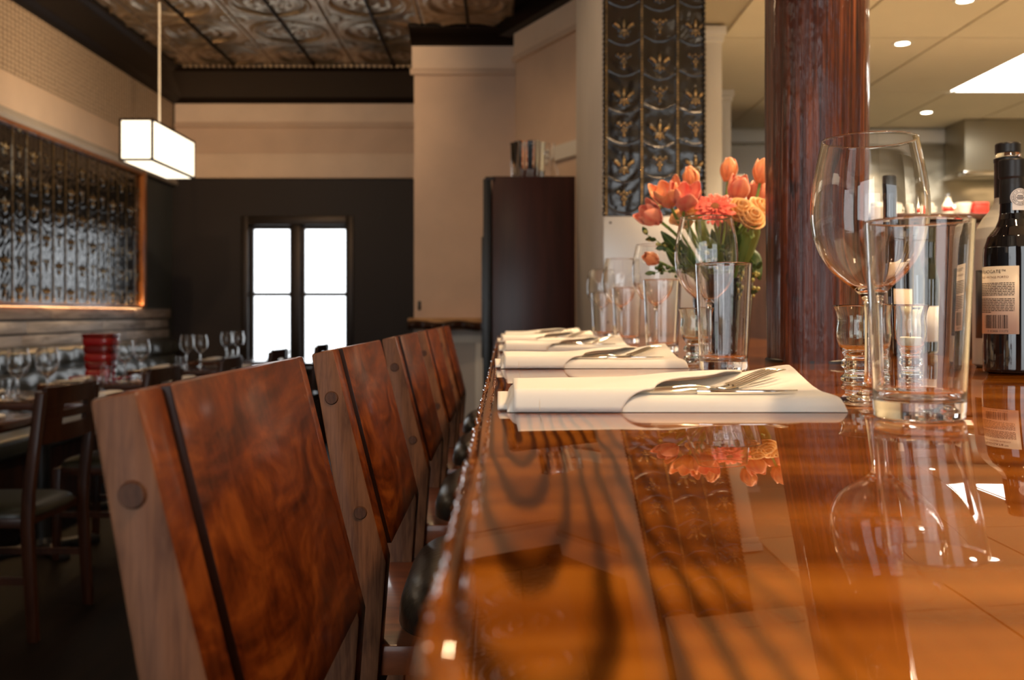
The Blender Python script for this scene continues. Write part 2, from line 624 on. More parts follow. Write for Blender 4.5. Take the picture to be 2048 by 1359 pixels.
# ---- far wall with the sash window
WXL, WXR = X(497, WY), X(693, WY)
WZ0, WZ1 = 0.63, Z(450, WY)
b = MB()
b.box(WX - 0.15, WXL, WY, WY + 0.22, 0, 3.7)
b.box(WXR, 0.2, WY, WY + 0.22, 0, 3.7)
b.box(WXL, WXR, WY, WY + 0.22, WZ1, 3.7)
b.box(WXL, WXR, WY, WY + 0.22, 0, WZ0)
wall_back = struct(b.build('wall_back', M['brown_wall'], smooth=False), 'dark brown painted far wall with a sash window')
z_a, z_b, z_c, z_d = Z(357, WY), Z(308, WY), Z(256, WY), 3.24
b = MB().box(WX + 0.03, 0.15, WY - 0.05, WY, z_a, z_b)
b.build('cream_band', M['cream'], wall_back, bevel=0.006)
b = MB().box(WX + 0.03, 0.15, WY - 0.015, WY, z_b, z_c)
b.build('beige_band', M['beige'], wall_back)
b = MB().box(WX + 0.03, 0.15, WY - 0.03, WY, z_c + 0.03, z_c + 0.055).box(WX + 0.03, 0.15, WY - 0.045, WY, z_c, z_c + 0.028)
b.build('picture_rail', M['beige'], wall_back, bevel=0.004)
b = MB().box(WX + 0.03, 0.15, WY - 0.02, WY, z_c + 0.055, z_d)
b.build('frieze_band', M['cream'], wall_back)

# window: casing, sashes, panes
win = struct(MB().box(WXL - 0.07, WXL + 0.0, WY - 0.03, WY, WZ0 - 0.05, WZ1 + 0.09)
             .box(WXR, WXR + 0.07, WY - 0.03, WY, WZ0 - 0.05, WZ1 + 0.09)
             .box(WXL, WXR, WY - 0.03, WY, WZ1, WZ1 + 0.09)
             .build('window_1', M['dark_metal'], bevel=0.005), 'dark framed double sash window glowing white')
b = MB().box(WXL - 0.09, WXR + 0.09, WY - 0.07, WY, WZ0 - 0.045, WZ0)
b.build('window_sill', M['dark_metal'], win, bevel=0.005)
mx0, mx1 = X(581, WY), X(600, WY)
b = MB().box(mx0, mx1, WY + 0.0, WY + 0.14, WZ0, WZ1)
b.build('mullion', M['dark_metal'], win, bevel=0.004)
zr = Z(588, WY)
for (xa, xb, nm) in ((WXL, mx0, 'l'), (mx1, WXR, 'r')):
    s = MB()
    e = 0.035
    s.box(xa, xa + e, WY + 0.06, WY + 0.10, WZ0, WZ1).box(xb - e * 0.6, xb, WY + 0.06, WY + 0.10, WZ0, WZ1)
    s.box(xa + e, xb - e * 0.6, WY + 0.06, WY + 0.10, WZ0, WZ0 + 0.04).box(xa + e, xb - e * 0.6, WY + 0.06, WY + 0.10, WZ1 - 0.035, WZ1)
    s.box(xa + e, xb - e * 0.6, WY + 0.05, WY + 0.10, zr - 0.018, zr + 0.018)
    so = s.build('sash', M['dark_metal'], win)
    for (za, zb) in ((WZ0 + 0.04, zr - 0.018), (zr + 0.018, WZ1 - 0.035)):
        MB().box(xa + e, xb - e * 0.6, WY + 0.078, WY + 0.082, za, zb).build('pane', M['pane'], so, smooth=False)

# ---- beige boxed wall in the middle, angled return
BY = 7.56
bx0, bx1 = X(828, BY), 0.093
b = MB()
b.prism([(bx0, BY), (bx1, BY), (0.093, 7.26), (0.85, 5.71), (0.85, 9.9), (bx0, 9.9)], 'z', 0, 3.7)
wall_center = struct(b.build('wall_center', M['beige'], smooth=False), 'beige boxed wall with a slanted return')
zm = Z(138, BY)
b = MB().box(bx0 - 0.015, bx1, BY - 0.016, BY, zm, 3.24)
b.build('frieze_band', M['cream'], wall_center)
b = MB().box(bx0 - 0.03, bx1, BY - 0.03, BY, zm - 0.05, zm)
b.build('picture_rail', M['beige'], wall_center, bevel=0.008)


def along(p0, p1, t, off):
    """point on the slanted return, pushed out of the wall by off"""
    dx_, dy_ = p1[0] - p0[0], p1[1] - p0[1]
    L = math.hypot(dx_, dy_)
    nx, ny = dy_ / L, -dx_ / L
    return (p0[0] + dx_ * t + nx * off, p0[1] + dy_ * t + ny * off)


A0, A1 = (0.093, 7.26), (0.85, 5.71)
# the outward normal of the return points to the dining room (negative x)


def slab(t0, t1, off, z0, z1, nm, m_):
    q = [along(A0, A1, t0, 0), along(A0, A1, t1, 0), along(A0, A1, t1, off), along(A0, A1, t0, off)]
    return MB().prism(q, 'z', z0, z1).build(nm, m_, wall_center)


slab(0.0, 1.0, 0.018, 3.06, 3.24, 'frieze_band', M['cream'])
slab(0.0, 1.0, 0.035, 3.02, 3.06, 'picture_rail', M['beige'])
# door casing on the return
dz = 2.30
slab(0.28, 0.95, 0.03, dz - 0.10, dz, 'door_casing', M['white_trim'])
slab(0.56, 0.63, 0.03, 0.0, dz - 0.10, 'door_casing', M['white_trim'])
# ledge and wainscot below on the boxed wall
zl = Z(638, BY)
ledge = thing('wall_ledge', 'raw wooden ledge with a live edge on the beige boxed wall', 'ledge', (0, BY, 0))
b = MB().box(bx0 - 0.03, 0.09, -0.19, -0.001, zl - 0.075, zl + 0.01)
b.build('board', M['ledge_wood'], ledge, bevel=0.008)
g = MB().grid(lambda u, v: (bx0 - 0.03 + u * 0.84 * (0.12 - bx0), -0.192 - 0.02 * math.sin(9 * u * PI) * v * (1 - v) * 3 - 0.016 * math.sin(PI * v),
                            zl - 0.078 + 0.06 * v + 0.008 * math.sin(14 * u)), 40, 6)
g.build('bark_edge', M['chair_wood'], ledge, solid=0.006)
b = MB().box(bx0, 0.09, BY - 0.02, BY, 0.0, zl - 0.08)
wains = b.build('wainscot', M['grey_wall'], wall_center)
MB().box(bx0, 0.09, BY - 0.045, BY - 0.02, 0.93, 0.99).build('wainscot_rail', M['white_trim'], wall_center, bevel=0.006)
MB().box(bx0, 0.09, BY - 0.045, BY - 0.02, 0.0, 0.14).build('wainscot_rail', M['white_trim'], wall_center, bevel=0.006)
for k in range(4):
    xx = bx0 + k * (0.09 - bx0 - 0.07) / 3
    MB().box(xx, xx + 0.07, BY - 0.045, BY - 0.02, 0.14, 0.93).build('wainscot_stile', M['white_trim'], wall_center, bevel=0.006)
hook = thing('wall_hook', 'small black hook on the beige boxed wall above the ledge', 'hook', (X(839, BY), BY, Z(612, BY)))
MB().box(-0.012, 0.012, -0.008, 0.0, -0.03, 0.04).build('plate', M['black'], hook, bevel=0.003)
MB().tube([(0, -0.008, -0.01), (0, -0.04, -0.02), (0, -0.05, 0.005)], 0.006).build('prong', M['black'], hook)

# ---- grey partition beside the bar and fridge, clad in tin at its end
PX0, PX1, PY0, PY1 = X(1205, 3.72), X(1410, 3.72), 3.72, 5.08
b = MB().box(PX0, PX1, PY0, PY1, 0, 3.7)
wall_part = struct(b.build('wall_partition', M['grey_wall'], bevel=0.012, seg=3), 'warm grey partition wall ending in a tin clad face')
# bulkhead between the two ceilings, and filler above the kitchen ceiling
b = MB().box(PX0 + 0.03, PX0 + 0.15, FRONT, PY0, KZ - 0.02, 3.7).box(PX1 - 0.1, PX1, PY1, 5.9, KZ, 3.7)
struct(b.build('wall_bulkhead', M['cream'], smooth=False))
# kitchen walls
KY = 6.95
b = MB().box(0.80, 4.3, KY, KY + 0.15, 0, 3.0)
wall_kitchen = struct(b.build('wall_kitchen', M['kitchen_wall'], smooth=False), 'kitchen rear wall with steel sheets')
b = MB().box(0.85, 4.2, KY - 0.03, KY, KZ - 0.11, KZ - 0.02)
b.build('white_rail', M['white_trim'], wall_kitchen, bevel=0.005)
xs = [1.05, 1.85, 2.42, 2.95, 3.6, 4.2]
for i in range(len(xs) - 1):
    b = MB().box(xs[i] + 0.004, xs[i + 1] - 0.004, KY - 0.018, KY - 0.001, 0.9, KZ - 0.12)
    b.build('steel_sheet', M['brushed'], wall_kitchen, bevel=0.003)
b = MB().box(4.2, 4.35, FRONT, KY + 0.15, 0, 3.0)
struct(b.build('wall_right', M['kitchen_wall'], smooth=False))
# street wall behind the camera with its window openings
b = MB()
b.box(-3.42, -3.05, FRONT - 0.15, FRONT, 0, 3.7).box(-0.35, 1.1, FRONT - 0.15, FRONT, 0, 3.7).box(2.7, 4.35, FRONT - 0.15, FRONT, 0, 3.7)
b.box(-3.05, -0.35, FRONT - 0.15, FRONT, 0, 0.6).box(-3.05, -0.35, FRONT - 0.15, FRONT, 2.9, 3.7).box(1.1, 2.7, FRONT - 0.15, FRONT, 2.55, 3.7)
b.box(1.1, 2.7, FRONT - 0.15, FRONT, 0, 0.6)
wall_front = struct(b.build('wall_front', M['brown_wall'], smooth=False))

# ---- tin ceiling, every pressed plate its own piece
b = MB().box(-3.42, PX0 + 0.1, -2.75, WY + 0.2, TZ + 0.02, TZ + 0.12).box(PX0 + 0.1, 0.86, PY0 - 0.5, WY + 0.2, TZ + 0.02, TZ + 0.12)
ceiling = struct(b.build('ceiling', M['crown'], smooth=False), 'bronzed pressed tin ceiling of embossed plates')
TP = 0.69


def plate_h(u, v):
    """relief of a pressed plate; u,v in -0.5..0.5"""
    r_ = math.hypot(u, v)
    h = 0.020 * math.exp(-((r_ - 0.40) / 0.022) ** 2) - 0.012 * math.exp(-((r_ - 0.35) / 0.02) ** 2)
    h += 0.012 * math.exp(-((r_ - 0.25) / 0.018) ** 2) + 0.014 * math.exp(-((r_ - 0.14) / 0.02) ** 2) + 0.016 * math.exp(-(r_ / 0.06) ** 2)
    a_ = math.atan2(v, u)
    h += 0.006 * math.cos(8 * a_) * math.exp(-((r_ - 0.2) / 0.04) ** 2)
    for cu in (-0.5, 0.5):
        for cv in (-0.5, 0.5):
            q = math.hypot(u - cu, v - cv)
            h += 0.012 * math.exp(-((q - 0.13) / 0.018) ** 2)
    e = 0.5 - max(abs(u), abs(v))
    h += 0.010 * math.exp(-((e - 0.03) / 0.012) ** 2)
    return h


pb = MB().grid(lambda u, v: ((u - 0.5) * (TP - 0.008), (v - 0.5) * (TP - 0.008), -plate_h(u - 0.5, v - 0.5)), 44, 44)
plate0 = pb.build('tin_plate', M['ceiling_tin'], ceiling, ang=80)
first = True
ix = 0
for i in range(5):
    for j in range(16):
        cx = -1.645 + TP * (i - 2)
        cyy = 8.55 - TP * (j + 0.5)
        if cyy < FRONT:
            continue
        o = plate0 if first else plate0.copy()
        if not first:
            COL.objects.link(o)
        o.location = (cx, cyy, TZ)
        o.rotation_euler = (0, 0, (PI / 2) * ((i + j) % 4))
        first = False
# seams between plates as raised ribs
for i in range(6):
    xx = -1.645 + TP * (i - 2)
    if xx > PX0 + 0.1:
        continue
    MB().tube([(xx, FRONT, TZ - 0.016), (xx, 8.36, TZ - 0.016), (xx, 8.40, TZ - 0.018), (xx, 8.44, TZ - 0.016)], [0.012, 0.012, 0.026, 0.018], 6).build('seam_rib', M['crown'], ceiling)
# crown mouldings
def crown_prof(w_):
    return [(0.0, 3.225), (0.04, 3.225), (0.05, 3.235), (0.09, 3.24), (0.10, 3.255), (0.14, 3.262), (w_ - 0.09, 3.285), (w_ - 0.05, 3.29), (w_ - 0.035, 3.305), (w_, 3.31), (w_, TZ + 0.03), (0.0, TZ + 0.03)]


b = MB().prism([(WX + p[0], p[1]) for p in crown_prof(0.44)], 'y', FRONT, WY)
struct(b.build('trim_1', M['crown'], ang=60), 'dark crown moulding along the side wall')
b = MB().prism([(WY - p[0], p[1]) for p in crown_prof(1.13)], 'x', WX, bx0)
tr2 = struct(b.build('trim_2', M['crown'], ang=60), 'dark crown moulding along the far wall')
for k in range(44):
    xx = WX + 0.48 + k * 0.05
    if xx < bx0 - 0.03:
        MB().box(xx, xx + 0.03, WY - 1.155, WY - 1.13, 3.30, 3.322).build('dentil', M['ceiling_tin'], tr2, smooth=False)
b = MB().prism([(BY - p[0], p[1]) for p in crown_prof(0.24)], 'x', bx0 - 0.02, bx1 + 0.05)
struct(b.build('trim_3', M['crown'], ang=60), 'dark crown moulding over the beige boxed wall')
b = MB().prism([along(A0, A1, -0.05, 0), along(A0, A1, 1, 0), along(A0, A1, 1, 0.10), along(A0, A1, -0.05, 0.10)], 'z', 3.235, TZ + 0.03)
struct(b.build('trim_4', M['crown'], ang=60), 'dark crown moulding over the slanted return')

# ---- kitchen ceiling of lay-in boards
b = MB().box(PX1 - 0.35, 4.3, FRONT, PY0 - 0.001, KZ + 0.012, KZ + 0.1).box(PX1, 4.3, PY0, KY + 0.1, KZ + 0.012, KZ + 0.1)
kceil = struct(b.build('ceiling_kitchen', M['ceiling_seam'], smooth=False), 'cream board ceiling over the kitchen with grid seams')
gx = [0.46, 1.05, 1.60, 2.13, 2.67, 3.25, 3.80, 4.20]
gy = [KY, 5.83, 4.69, 3.55, 2.41, 1.27, 0.13, -1.01, -2.6]
TROF = (4, 1)
for i in range(len(gx) - 1):
    for j in range(len(gy) - 1):
        x0, x1, y1, y0 = gx[i] + 0.007, gx[i + 1] - 0.007, gy[j] - 0.007, gy[j + 1] + 0.007
        if i == 0:
            if y0 >= PY0:
                x0 = PX1 + 0.005
            elif y1 > PY0:
                y1 = PY0 - 0.01
        if (i, j) == TROF:
            continue
        MB().box(x0, x1, y0, y1, KZ, KZ + 0.012).build('ceiling_board', M['kitchen_ceiling'], kceil, smooth=False)
# lit lay-in panel
i, j = TROF
tl = thing('ceiling_panel_light', 'large white glowing panel set in the kitchen ceiling', 'ceiling light', ((gx[i] + gx[i + 1]) / 2, (gy[j] + gy[j + 1]) / 2, KZ))
hx, hy = (gx[i + 1] - gx[i]) / 2 - 0.004, (gy[j] - gy[j + 1]) / 2 - 0.004
MB().box(-hx, hx, -hy, hy, 0.002, 0.010).build('diffuser', M['panel_glow'], tl, smooth=False)
fr = MB().box(-hx, -hx + 0.012, -hy, hy, -0.004, 0.0018).box(hx - 0.012, hx, -hy, hy, -0.004, 0.0018)
fr.box(-hx + 0.012, hx - 0.012, -hy, -hy + 0.012, -0.004, 0.0018).box(-hx + 0.012, hx - 0.012, hy - 0.012, hy, -0.004, 0.0018)
fr.build('frame', M['white_trim'], tl)


KWARM = (1.0, 0.77, 0.50)


def downlight(x, y, z, label, energy, spot=2.2, col=WARM):
    t = thing('ceiling_downlight', label, 'downlight', (x, y, z), group='recessed ceiling downlights')
    n = 24
    MB().lathe([(0.033, -0.004), (0.047, -0.006), (0.050, -0.001), (0.034, 0.0)], n, close=True).build('trim_ring', M['white_trim'], t)
    MB().lathe([(0.0325, -0.003), (0.0325, -0.0005)], n).build('bulb_lens', M['downlight_glow'], t)
    if energy:
        l = lamp('downlight_lamp', 'SPOT', (0, 0, -0.02), energy, col, (0, 0, 0), 0.06, spot=spot, blend=0.7)
        l.parent = t
    return t


for (px_, py_, lb) in ((1805, 86, 'small round recessed downlight between the log column and the glowing ceiling panel'),
                       (1853, 224, 'small round recessed downlight beside the steel extractor hood'),
                       (1930, 0, 'small round recessed downlight in front of the glowing ceiling panel')):
    d = (KZ - CZ) * F / (VY - py_)
    downlight(X(px_, d), d, KZ, lb, 80, col=KWARM)
# downlights over the bar and the room, outside the picture
for (x, y, lb) in ((0.80, 0.30, 'nearest the street door'), (0.95, 1.55, 'next to the log column'), (0.85, 2.9, 'nearest the tin-clad column')):
    downlight(x, y, KZ, 'small round recessed downlight over the bar, ' + lb, 80, 2.4)
for (x, y, lb) in ((1.6, 2.6, 'behind the bar bottles'), (2.4, 3.9, 'before the pass cabinet'), (3.2, 2.4, 'by the kitchen side wall')):
    downlight(x, y, KZ, 'small round recessed downlight over the kitchen aisle ' + lb, 175, 2.6, KWARM)

# ================================================================== BAR
BT = 1.07
BX0, BX1, BY1 = -0.022, 0.86, 3.715
bar = thing('bar_counter', 'long varnished wooden bar counter with dark cathedral grain', 'bar counter', (0, 0, 0))
b = MB().box(BX0, BX1, -1.6, BY1, BT - 0.046, BT)
b.build('counter_top', M['bar_wood'], bar, bevel=0.009, seg=4, ang=80)
rl = random.Random(5)
for (xe, ze, r0, nm) in ((BX0 + 0.0035, BT - 0.0045, 0.0040, 'varnish_lip'), (BX0 + 0.011, BT - 0.0012, 0.0016, 'varnish_ridge')):
    pts, rd = [], []
    y = -0.2
    while y < BY1:
        pts.append((xe + rl.uniform(-0.0004, 0.0004), y, ze + rl.uniform(-0.0003, 0.0003)))
        rd.append(r0 * rl.uniform(0.74, 1.26))
        y += 0.008
    MB().tube(pts, rd, 8).build(nm, M['bar_wood'], bar, ang=85)
b = MB().box(0.36, 0.40, -1.6, BY1, 0.10, BT - 0.046)
b.build('front_panel', M['cabinet'], bar)
b = MB().box(0.40, BX1 - 0.05, -1.6, BY1, 0.0, 0.10).box(BX1 - 0.09, BX1 - 0.05, -1.6, BY1, 0.1, BT - 0.046)
b.build('carcass', M['cabinet'], bar)

# log column on the bar
px_, pd = 1633, 1.70
logc = (X(px_, pd), pd)
t = thing('log_column', 'varnished round log column rising from the bar top', 'column', (logc[0], logc[1], BT))
rng = random.Random(3)


def logfn(u, v):
    a = 2 * PI * u
    z = v * (KZ - BT)
    r_ = 0.0840 + 0.004 * v + 0.0022 * math.sin(3 * a + 1.3) + 0.0012 * math.sin(7 * a + 2 * z) + 0.0018 * math.sin(2 * a + 5 * z)
    # long flat scars
    for (ac, zc, wa, wz, dp) in ((3.6, 0.55, 0.10, 0.25, 0.004), (5.3, 0.35, 0.12, 0.3, 0.003), (4.3, 0.8, 0.08, 0.3, 0.003)):
        r_ -= dp * math.exp(-((a - ac) / wa) ** 2 - ((z - zc) / wz) ** 2)
    return (r_ * math.cos(a), r_ * math.sin(a), z)


MB().grid(logfn, 96, 60).build('log', M['log'], t, ang=80)
MB().lathe([(0.0845, 0.0), (0.0865, 0.0), (0.0865, 0.004), (0.0845, 0.006)], 48, close=True).build('base_seam', M['capsule'], t)

# ================================================================== BAR STOOLS
SZ = 1.11


def make_stool(label):
    """faces +x; origin on the floor under the near rear corner of the backrest line"""
    W = 0.452
    t = thing('bar_stool', label, 'bar stool', (0, 0, 0), group='bar stools along the counter')
    front = [(-0.200, 0.0), (-0.150, 0.72), (-0.140, 0.855), (-0.204, SZ)]
    back = [(-0.230, SZ - 0.0055), (-0.188, 0.862), (-0.192, 0.72), (-0.238, 0.0)]
    poly = front + back
    for y0 in (0.0, W - 0.043):
        p = MB().prism(poly, 'y', y0, y0 + 0.043)
        po = p.build('back_post', M['post_wood'], t, bevel=0.003)
        po.data.materials.append(M['panel_wood'])
        for fc in po.data.polygons:
            if abs(fc.normal.x) > 0.6 or fc.normal.z > 0.6:
                fc.material_index = 1
        for zz in (1.052, 0.915):
            xm = -0.204 + (SZ - zz) / 0.255 * 0.064 - 0.016
            MB().lathe([(0.0, -0.0022), (0.007, -0.0022), (0.0082, 0.0), (0.0082, 0.004)], 16).moved(
                Matrix.Translation((xm, y0, zz)) @ Matrix.Rotation(-PI / 2, 4, 'X')).build('wood_plug', M['plug_wood'], po)
    # panel between posts

    def xf(z):
        return -0.204 + (SZ - z) / 0.255 * 0.064
    z0, z1 = 0.868, SZ
    poly = [(xf(z0) + 0.0045, z0), (xf(z1) + 0.0045, z1), (xf(z1) - 0.024, z1 - 0.0045), (xf(z0) - 0.026, z0)]
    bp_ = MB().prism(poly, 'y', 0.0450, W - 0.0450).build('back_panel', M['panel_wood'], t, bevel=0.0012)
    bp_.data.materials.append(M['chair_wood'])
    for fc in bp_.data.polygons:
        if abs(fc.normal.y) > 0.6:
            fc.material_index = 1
    # seat
    MB().box(-0.186, 0.235, 0.012, W - 0.012, 0.715, 0.752).build('seat_board', M['stool_wood'], t, bevel=0.004)
    cu = MB()
    x0, x1, y0, y1, zc, th = -0.140, 0.228, 0.022, W - 0.022, 0.752, 0.066

    def cush(u, v):
        sx = math.copysign(abs(math.cos(u * 2 * PI)) ** 0.45, math.cos(u * 2 * PI))
        sy = math.copysign(abs(math.sin(u * 2 * PI)) ** 0.45, math.sin(u * 2 * PI))
        a = v * PI / 2
        k = (1 - 0.055 * (1 - math.cos(a)) ** 1.0) if False else 1
        rr = math.cos(a) ** 0.42 if v < 1 else 0
        zz = zc + th * (math.sin(a) ** 0.75 if v > 0 else 0)
        return ((x0 + x1) / 2 + sx * rr * (x1 - x0) / 2, (y0 + y1) / 2 + sy * rr * (y1 - y0) / 2, zz)
    cu.grid(cush, 64, 16)
    cu.build('seat_cushion', M['leather'], t, ang=80)
    for y0 in (0.012, W - 0.050):
        MB().prism([(0.195, 0.715), (0.222, 0.0), (0.252, 0.0), (0.235, 0.715)], 'y', y0, y0 + 0.038).build('front_leg', M['post_wood'], t, bevel=0.003)
        MB().box(-0.17, 0.21, y0 + 0.008, y0 + 0.028, 0.33, 0.365).build('side_stretcher', M['post_wood'], t)
    MB().box(0.208, 0.236, 0.05, W - 0.05, 0.24, 0.28).build('foot_rail', M['post_wood'], t, bevel=0.003)
    MB().box(-0.172, -0.158, 0.043, W - 0.043, 0.66, 0.715).build('rear_apron', M['stool_wood'], t)
    return t


ords = ['fifth', 'fourth', 'third', 'second', 'first']
SY = [0.54, 1.165, 1.84, 2.52, 3.19]
stool = None
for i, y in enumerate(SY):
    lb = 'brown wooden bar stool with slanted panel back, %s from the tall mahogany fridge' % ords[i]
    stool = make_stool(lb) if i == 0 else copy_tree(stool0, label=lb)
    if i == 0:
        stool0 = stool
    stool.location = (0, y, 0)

# ================================================================== PLACE SETTINGS
NW, NL = 0.128, 0.284


def sstep(a, b_, x):
    t_ = max(0, min(1, (x - a) / (b_ - a)))
    return t_ * t_ * (3 - 2 * t_)


def body_z(u, v, seed=0):
    h = 0.0128 + 0.0022 * v + 0.0145 * sstep(0.55, 1.0, u) * sstep(0.30, 1.0, v) + 0.004 * sstep(0.5, 1.0, v) * sstep(0.35, 0.6, u)
    h += 0.0010 * math.sin(7 * u + seed) * v
    ev, eu = 0.075, 0.028
    k = 1.0
    if v < ev:
        k *= math.sqrt(max(0, 1 - (1 - v / ev) ** 2))
    if v > 1 - 0.06:
        k *= math.sqrt(max(0, 1 - ((v - 0.94) / 0.06) ** 2))
    if u < eu:
        k *= math.sqrt(max(0, 1 - (1 - u / eu) ** 2))
    if u > 1 - eu:
        k *= math.sqrt(max(0, 1 - ((u - 1 + eu) / eu) ** 2))
    return h * k


def warp(t_):
    """denser sampling at both ends"""
    return 0.5 - 0.5 * math.cos(PI * t_)


def make_napkin(label, seed=0.0):
    t = thing('folded_napkin', label, 'napkin', (0, 0, 0), group='folded napkins on the bar')
    bm_ = MB()
    nu, nv = 60, 26

    def top(a, c):
        u, v = warp(a), warp(c)
        # far right corner is drawn in a little
        x = u * NL - 0.012 * sstep(0.8, 1, u) * sstep(0.2, 1, v) * 0.6
        y = v * NW
        return (x, y, 0.0006 + body_z(u, v, seed))
    bm_.grid(top, nu, nv)

    def bot(a, c):
        u, v = warp(a), warp(c)
        return (u * NL - 0.012 * sstep(0.8, 1, u) * sstep(0.2, 1, v) * 0.6, v * NW, 0.0002)
    bm_.grid(bot, nu, nv)
    bm_.build('folded_cloth', M['linen'], t, ang=75)

    # pocket flap laid over the left part, wrapping the front fold, gaping towards the cutlery
    def flap(a, s):
        # s runs up the front fold, over the top to the rear edge
        ub = 0.315 + 0.10 * sstep(0.0, 0.22, s) + 0.36 * sstep(0.15, 1.0, s)
        u = a * ub
        hump = sstep(0.25, 1.0, a) * (0.0075 * math.sin(PI * min(1, max(0, (s - 0.16) / 0.84)) ** 0.8) + 0.0040 * sstep(0.5, 1, s))
        if s < 0.16:
            q = s / 0.16 * PI / 2
            y = 0.006 - 0.0085 * math.cos(q)
            z = 0.0012 + 0.0180 * math.sin(q)
        else:
            v = (s - 0.16) / 0.84
            y = 0.006 + v * (NW - 0.006)
            vv = min(max(y / NW, 0.09), 0.93)
            z = 0.0055 + min(body_z(max(u, 0.04), vv, seed), 0.017) + hump
            z0_ = 0.0192
            if v < 0.10:
                z = z0_ + (z - z0_) * sstep(0, 0.10, v)
            if v > 0.90:
                z -= 0.0065 * ((v - 0.90) / 0.10) ** 2
        return (0.006 + u * NL, y, z)
    MB().grid(flap, 36, 40).build('pocket_flap', M['linen'], t, ang=80, solid=0.0016)

    # hem stitch line near the left end and a loose under layer peeking out
    def under(a, s):
        q = s * PI
        return (-0.008 + a * 0.018, 0.012 + 0.10 * a * 0 + s * 0.105, 0.002 + 0.0085 * math.sin(q) ** 0.5 if 0 < s < 1 else 0.002)
    MB().grid(under, 6, 20).build('under_layer', M['linen'], t, ang=80, solid=0.003)
    hem = [(0.006 + 0.021, 0.006 - 0.0092 * math.cos(q), 0.0016 + 0.0164 * math.sin(q)) for q in [k * PI / 24 for k in range(13)]]
    MB().tube(hem, 0.0004, 5).build('hem_stitch', M['label'], t)
    return t


def make_fork(label):
    """lies along +x, handle end at the origin"""
    t = thing('dinner_fork', label, 'fork', group='forks in the napkin pockets')

    def zc(x):
        return 0.0030 * math.sin(min(1, x / 0.085) * PI * 0.5) * (1 - sstep(0.075, 0.108, x)) + 0.0155 * sstep(0.108, 0.175, x)
    L1 = 0.124
    hw = lambda x: 0.0060 - 0.0034 * sstep(0.02, 0.075, x) + 0.0088 * sstep(0.090, 0.116, x)

    def up(sign):
        def f(u, v):
            x = u * L1
            y = (v * 2 - 1) * hw(x)
            return (x, y, zc(x) + sign * 0.0011 * (1 - abs(v * 2 - 1) ** 3))
        return f
    MB().grid(up(1), 36, 8).grid(up(-1), 36, 8).build('handle', M['steel'], t, ang=80)
    for k in range(4):
        y0 = (k - 1.5) * 0.0062
        pts = [(L1 - 0.004 + q * 0.054, y0 * (1 - 0.08 * q), zc(L1 - 0.004 + q * 0.054)) for q in [i / 8 for i in range(9)]]
        MB().tube(pts, [0.0021, 0.0020, 0.0019, 0.0018, 0.0017, 0.0016, 0.0015, 0.0013, 0.0006], 8).build('tine', M['steel'], t, ang=80)
    return t


def make_knife(label):
    t = thing('table_knife', label, 'knife', group='knives in the napkin pockets')
    hw = lambda x: 0.0048 + 0.002 * math.sin(PI * min(1, x / 0.09)) - 0.0018 * sstep(0.08, 0.1, x)

    def up(sign):
        def f(u, v):
            x = u * 0.10
            return (x, (v * 2 - 1) * hw(x), sign * 0.0034 * math.sqrt(max(0, 1 - (v * 2 - 1) ** 2)))
        return f
    MB().grid(up(1), 16, 8).grid(up(-1), 16, 8).build('handle', M['steel'], t, ang=80)
    MB().prism([(0.099, -0.004), (0.112, -0.008), (0.165, -0.009), (0.188, 0.002), (0.185, 0.006), (0.099, 0.004)], 'z', -0.0008, 0.0008).build('blade', M['chrome'], t, bevel=0.0004)
    return t


def lathe_open(prof, n):
    """lathe whose first and last profile points sit on the axis; long runs get extra rings so smooth normals stay local"""
    dense = []
    for (p, q) in zip(prof[:-1], prof[1:]):
        L_ = math.hypot(q[0] - p[0], q[1] - p[1])
        dense.append(p)
        if L_ > 0.004 and p[0] > 1e-7 and q[0] > 1e-7:
            cuts = [0.0012 / L_] + [k / max(2, int(L_ / 0.006)) for k in range(1, max(2, int(L_ / 0.006)))] + [1 - 0.0012 / L_]
            dense += [(p[0] + (q[0] - p[0]) * c_, p[1] + (q[1] - p[1]) * c_) for c_ in cuts]
        elif L_ > 0.004 and p[0] <= 1e-7:
            dense.append((q[0] * 0.94, p[1] + (q[1] - p[1]) * 0.94))
        elif L_ > 0.004:
            dense.append((p[0] * 0.94, p[1] + (q[1] - p[1]) * 0.06))
    prof = dense + [prof[-1]]
    vs_, fs_ = [], []
    m_ = len(prof)
    idx = []
    for i, (r_, z) in enumerate(prof):
        if r_ <= 1e-7:
            idx.append([len(vs_)] * n)
            vs_.append((0, 0, z))
        else:
            idx.append(list(range(len(vs_), len(vs_) + n)))
            vs_ += [(r_ * math.cos(2 * PI * k / n), r_ * math.sin(2 * PI * k / n), z) for k in range(n)]
    for i in range(m_ - 1):
        for k in range(n):
            l = (k + 1) % n
            q = (idx[i][k], idx[i][l], idx[i + 1][l], idx[i + 1][k])
            q = tuple(dict.fromkeys(q))
            if len(q) > 2:
                fs_.append(q)
    return MB().add(vs_, fs_)


def spline(pts, n=4):
    out = []
    for k in range(len(pts) - 1):
        p0, p1, p2, p3 = pts[max(k - 1, 0)], pts[k], pts[k + 1], pts[min(k + 2, len(pts) - 1)]
        for j in range(n):
            t_ = j / n
            out.append(tuple(max(0.0, 0.5 * ((2 * p1[a]) + (-p0[a] + p2[a]) * t_ + (2 * p0[a] - 5 * p1[a] + 4 * p2[a] - p3[a]) * t_ ** 2 + (-p0[a] + 3 * p1[a] - 3 * p2[a] + p3[a]) * t_ ** 3)) for a in (0, 1)))
    return out + [pts[-1]]


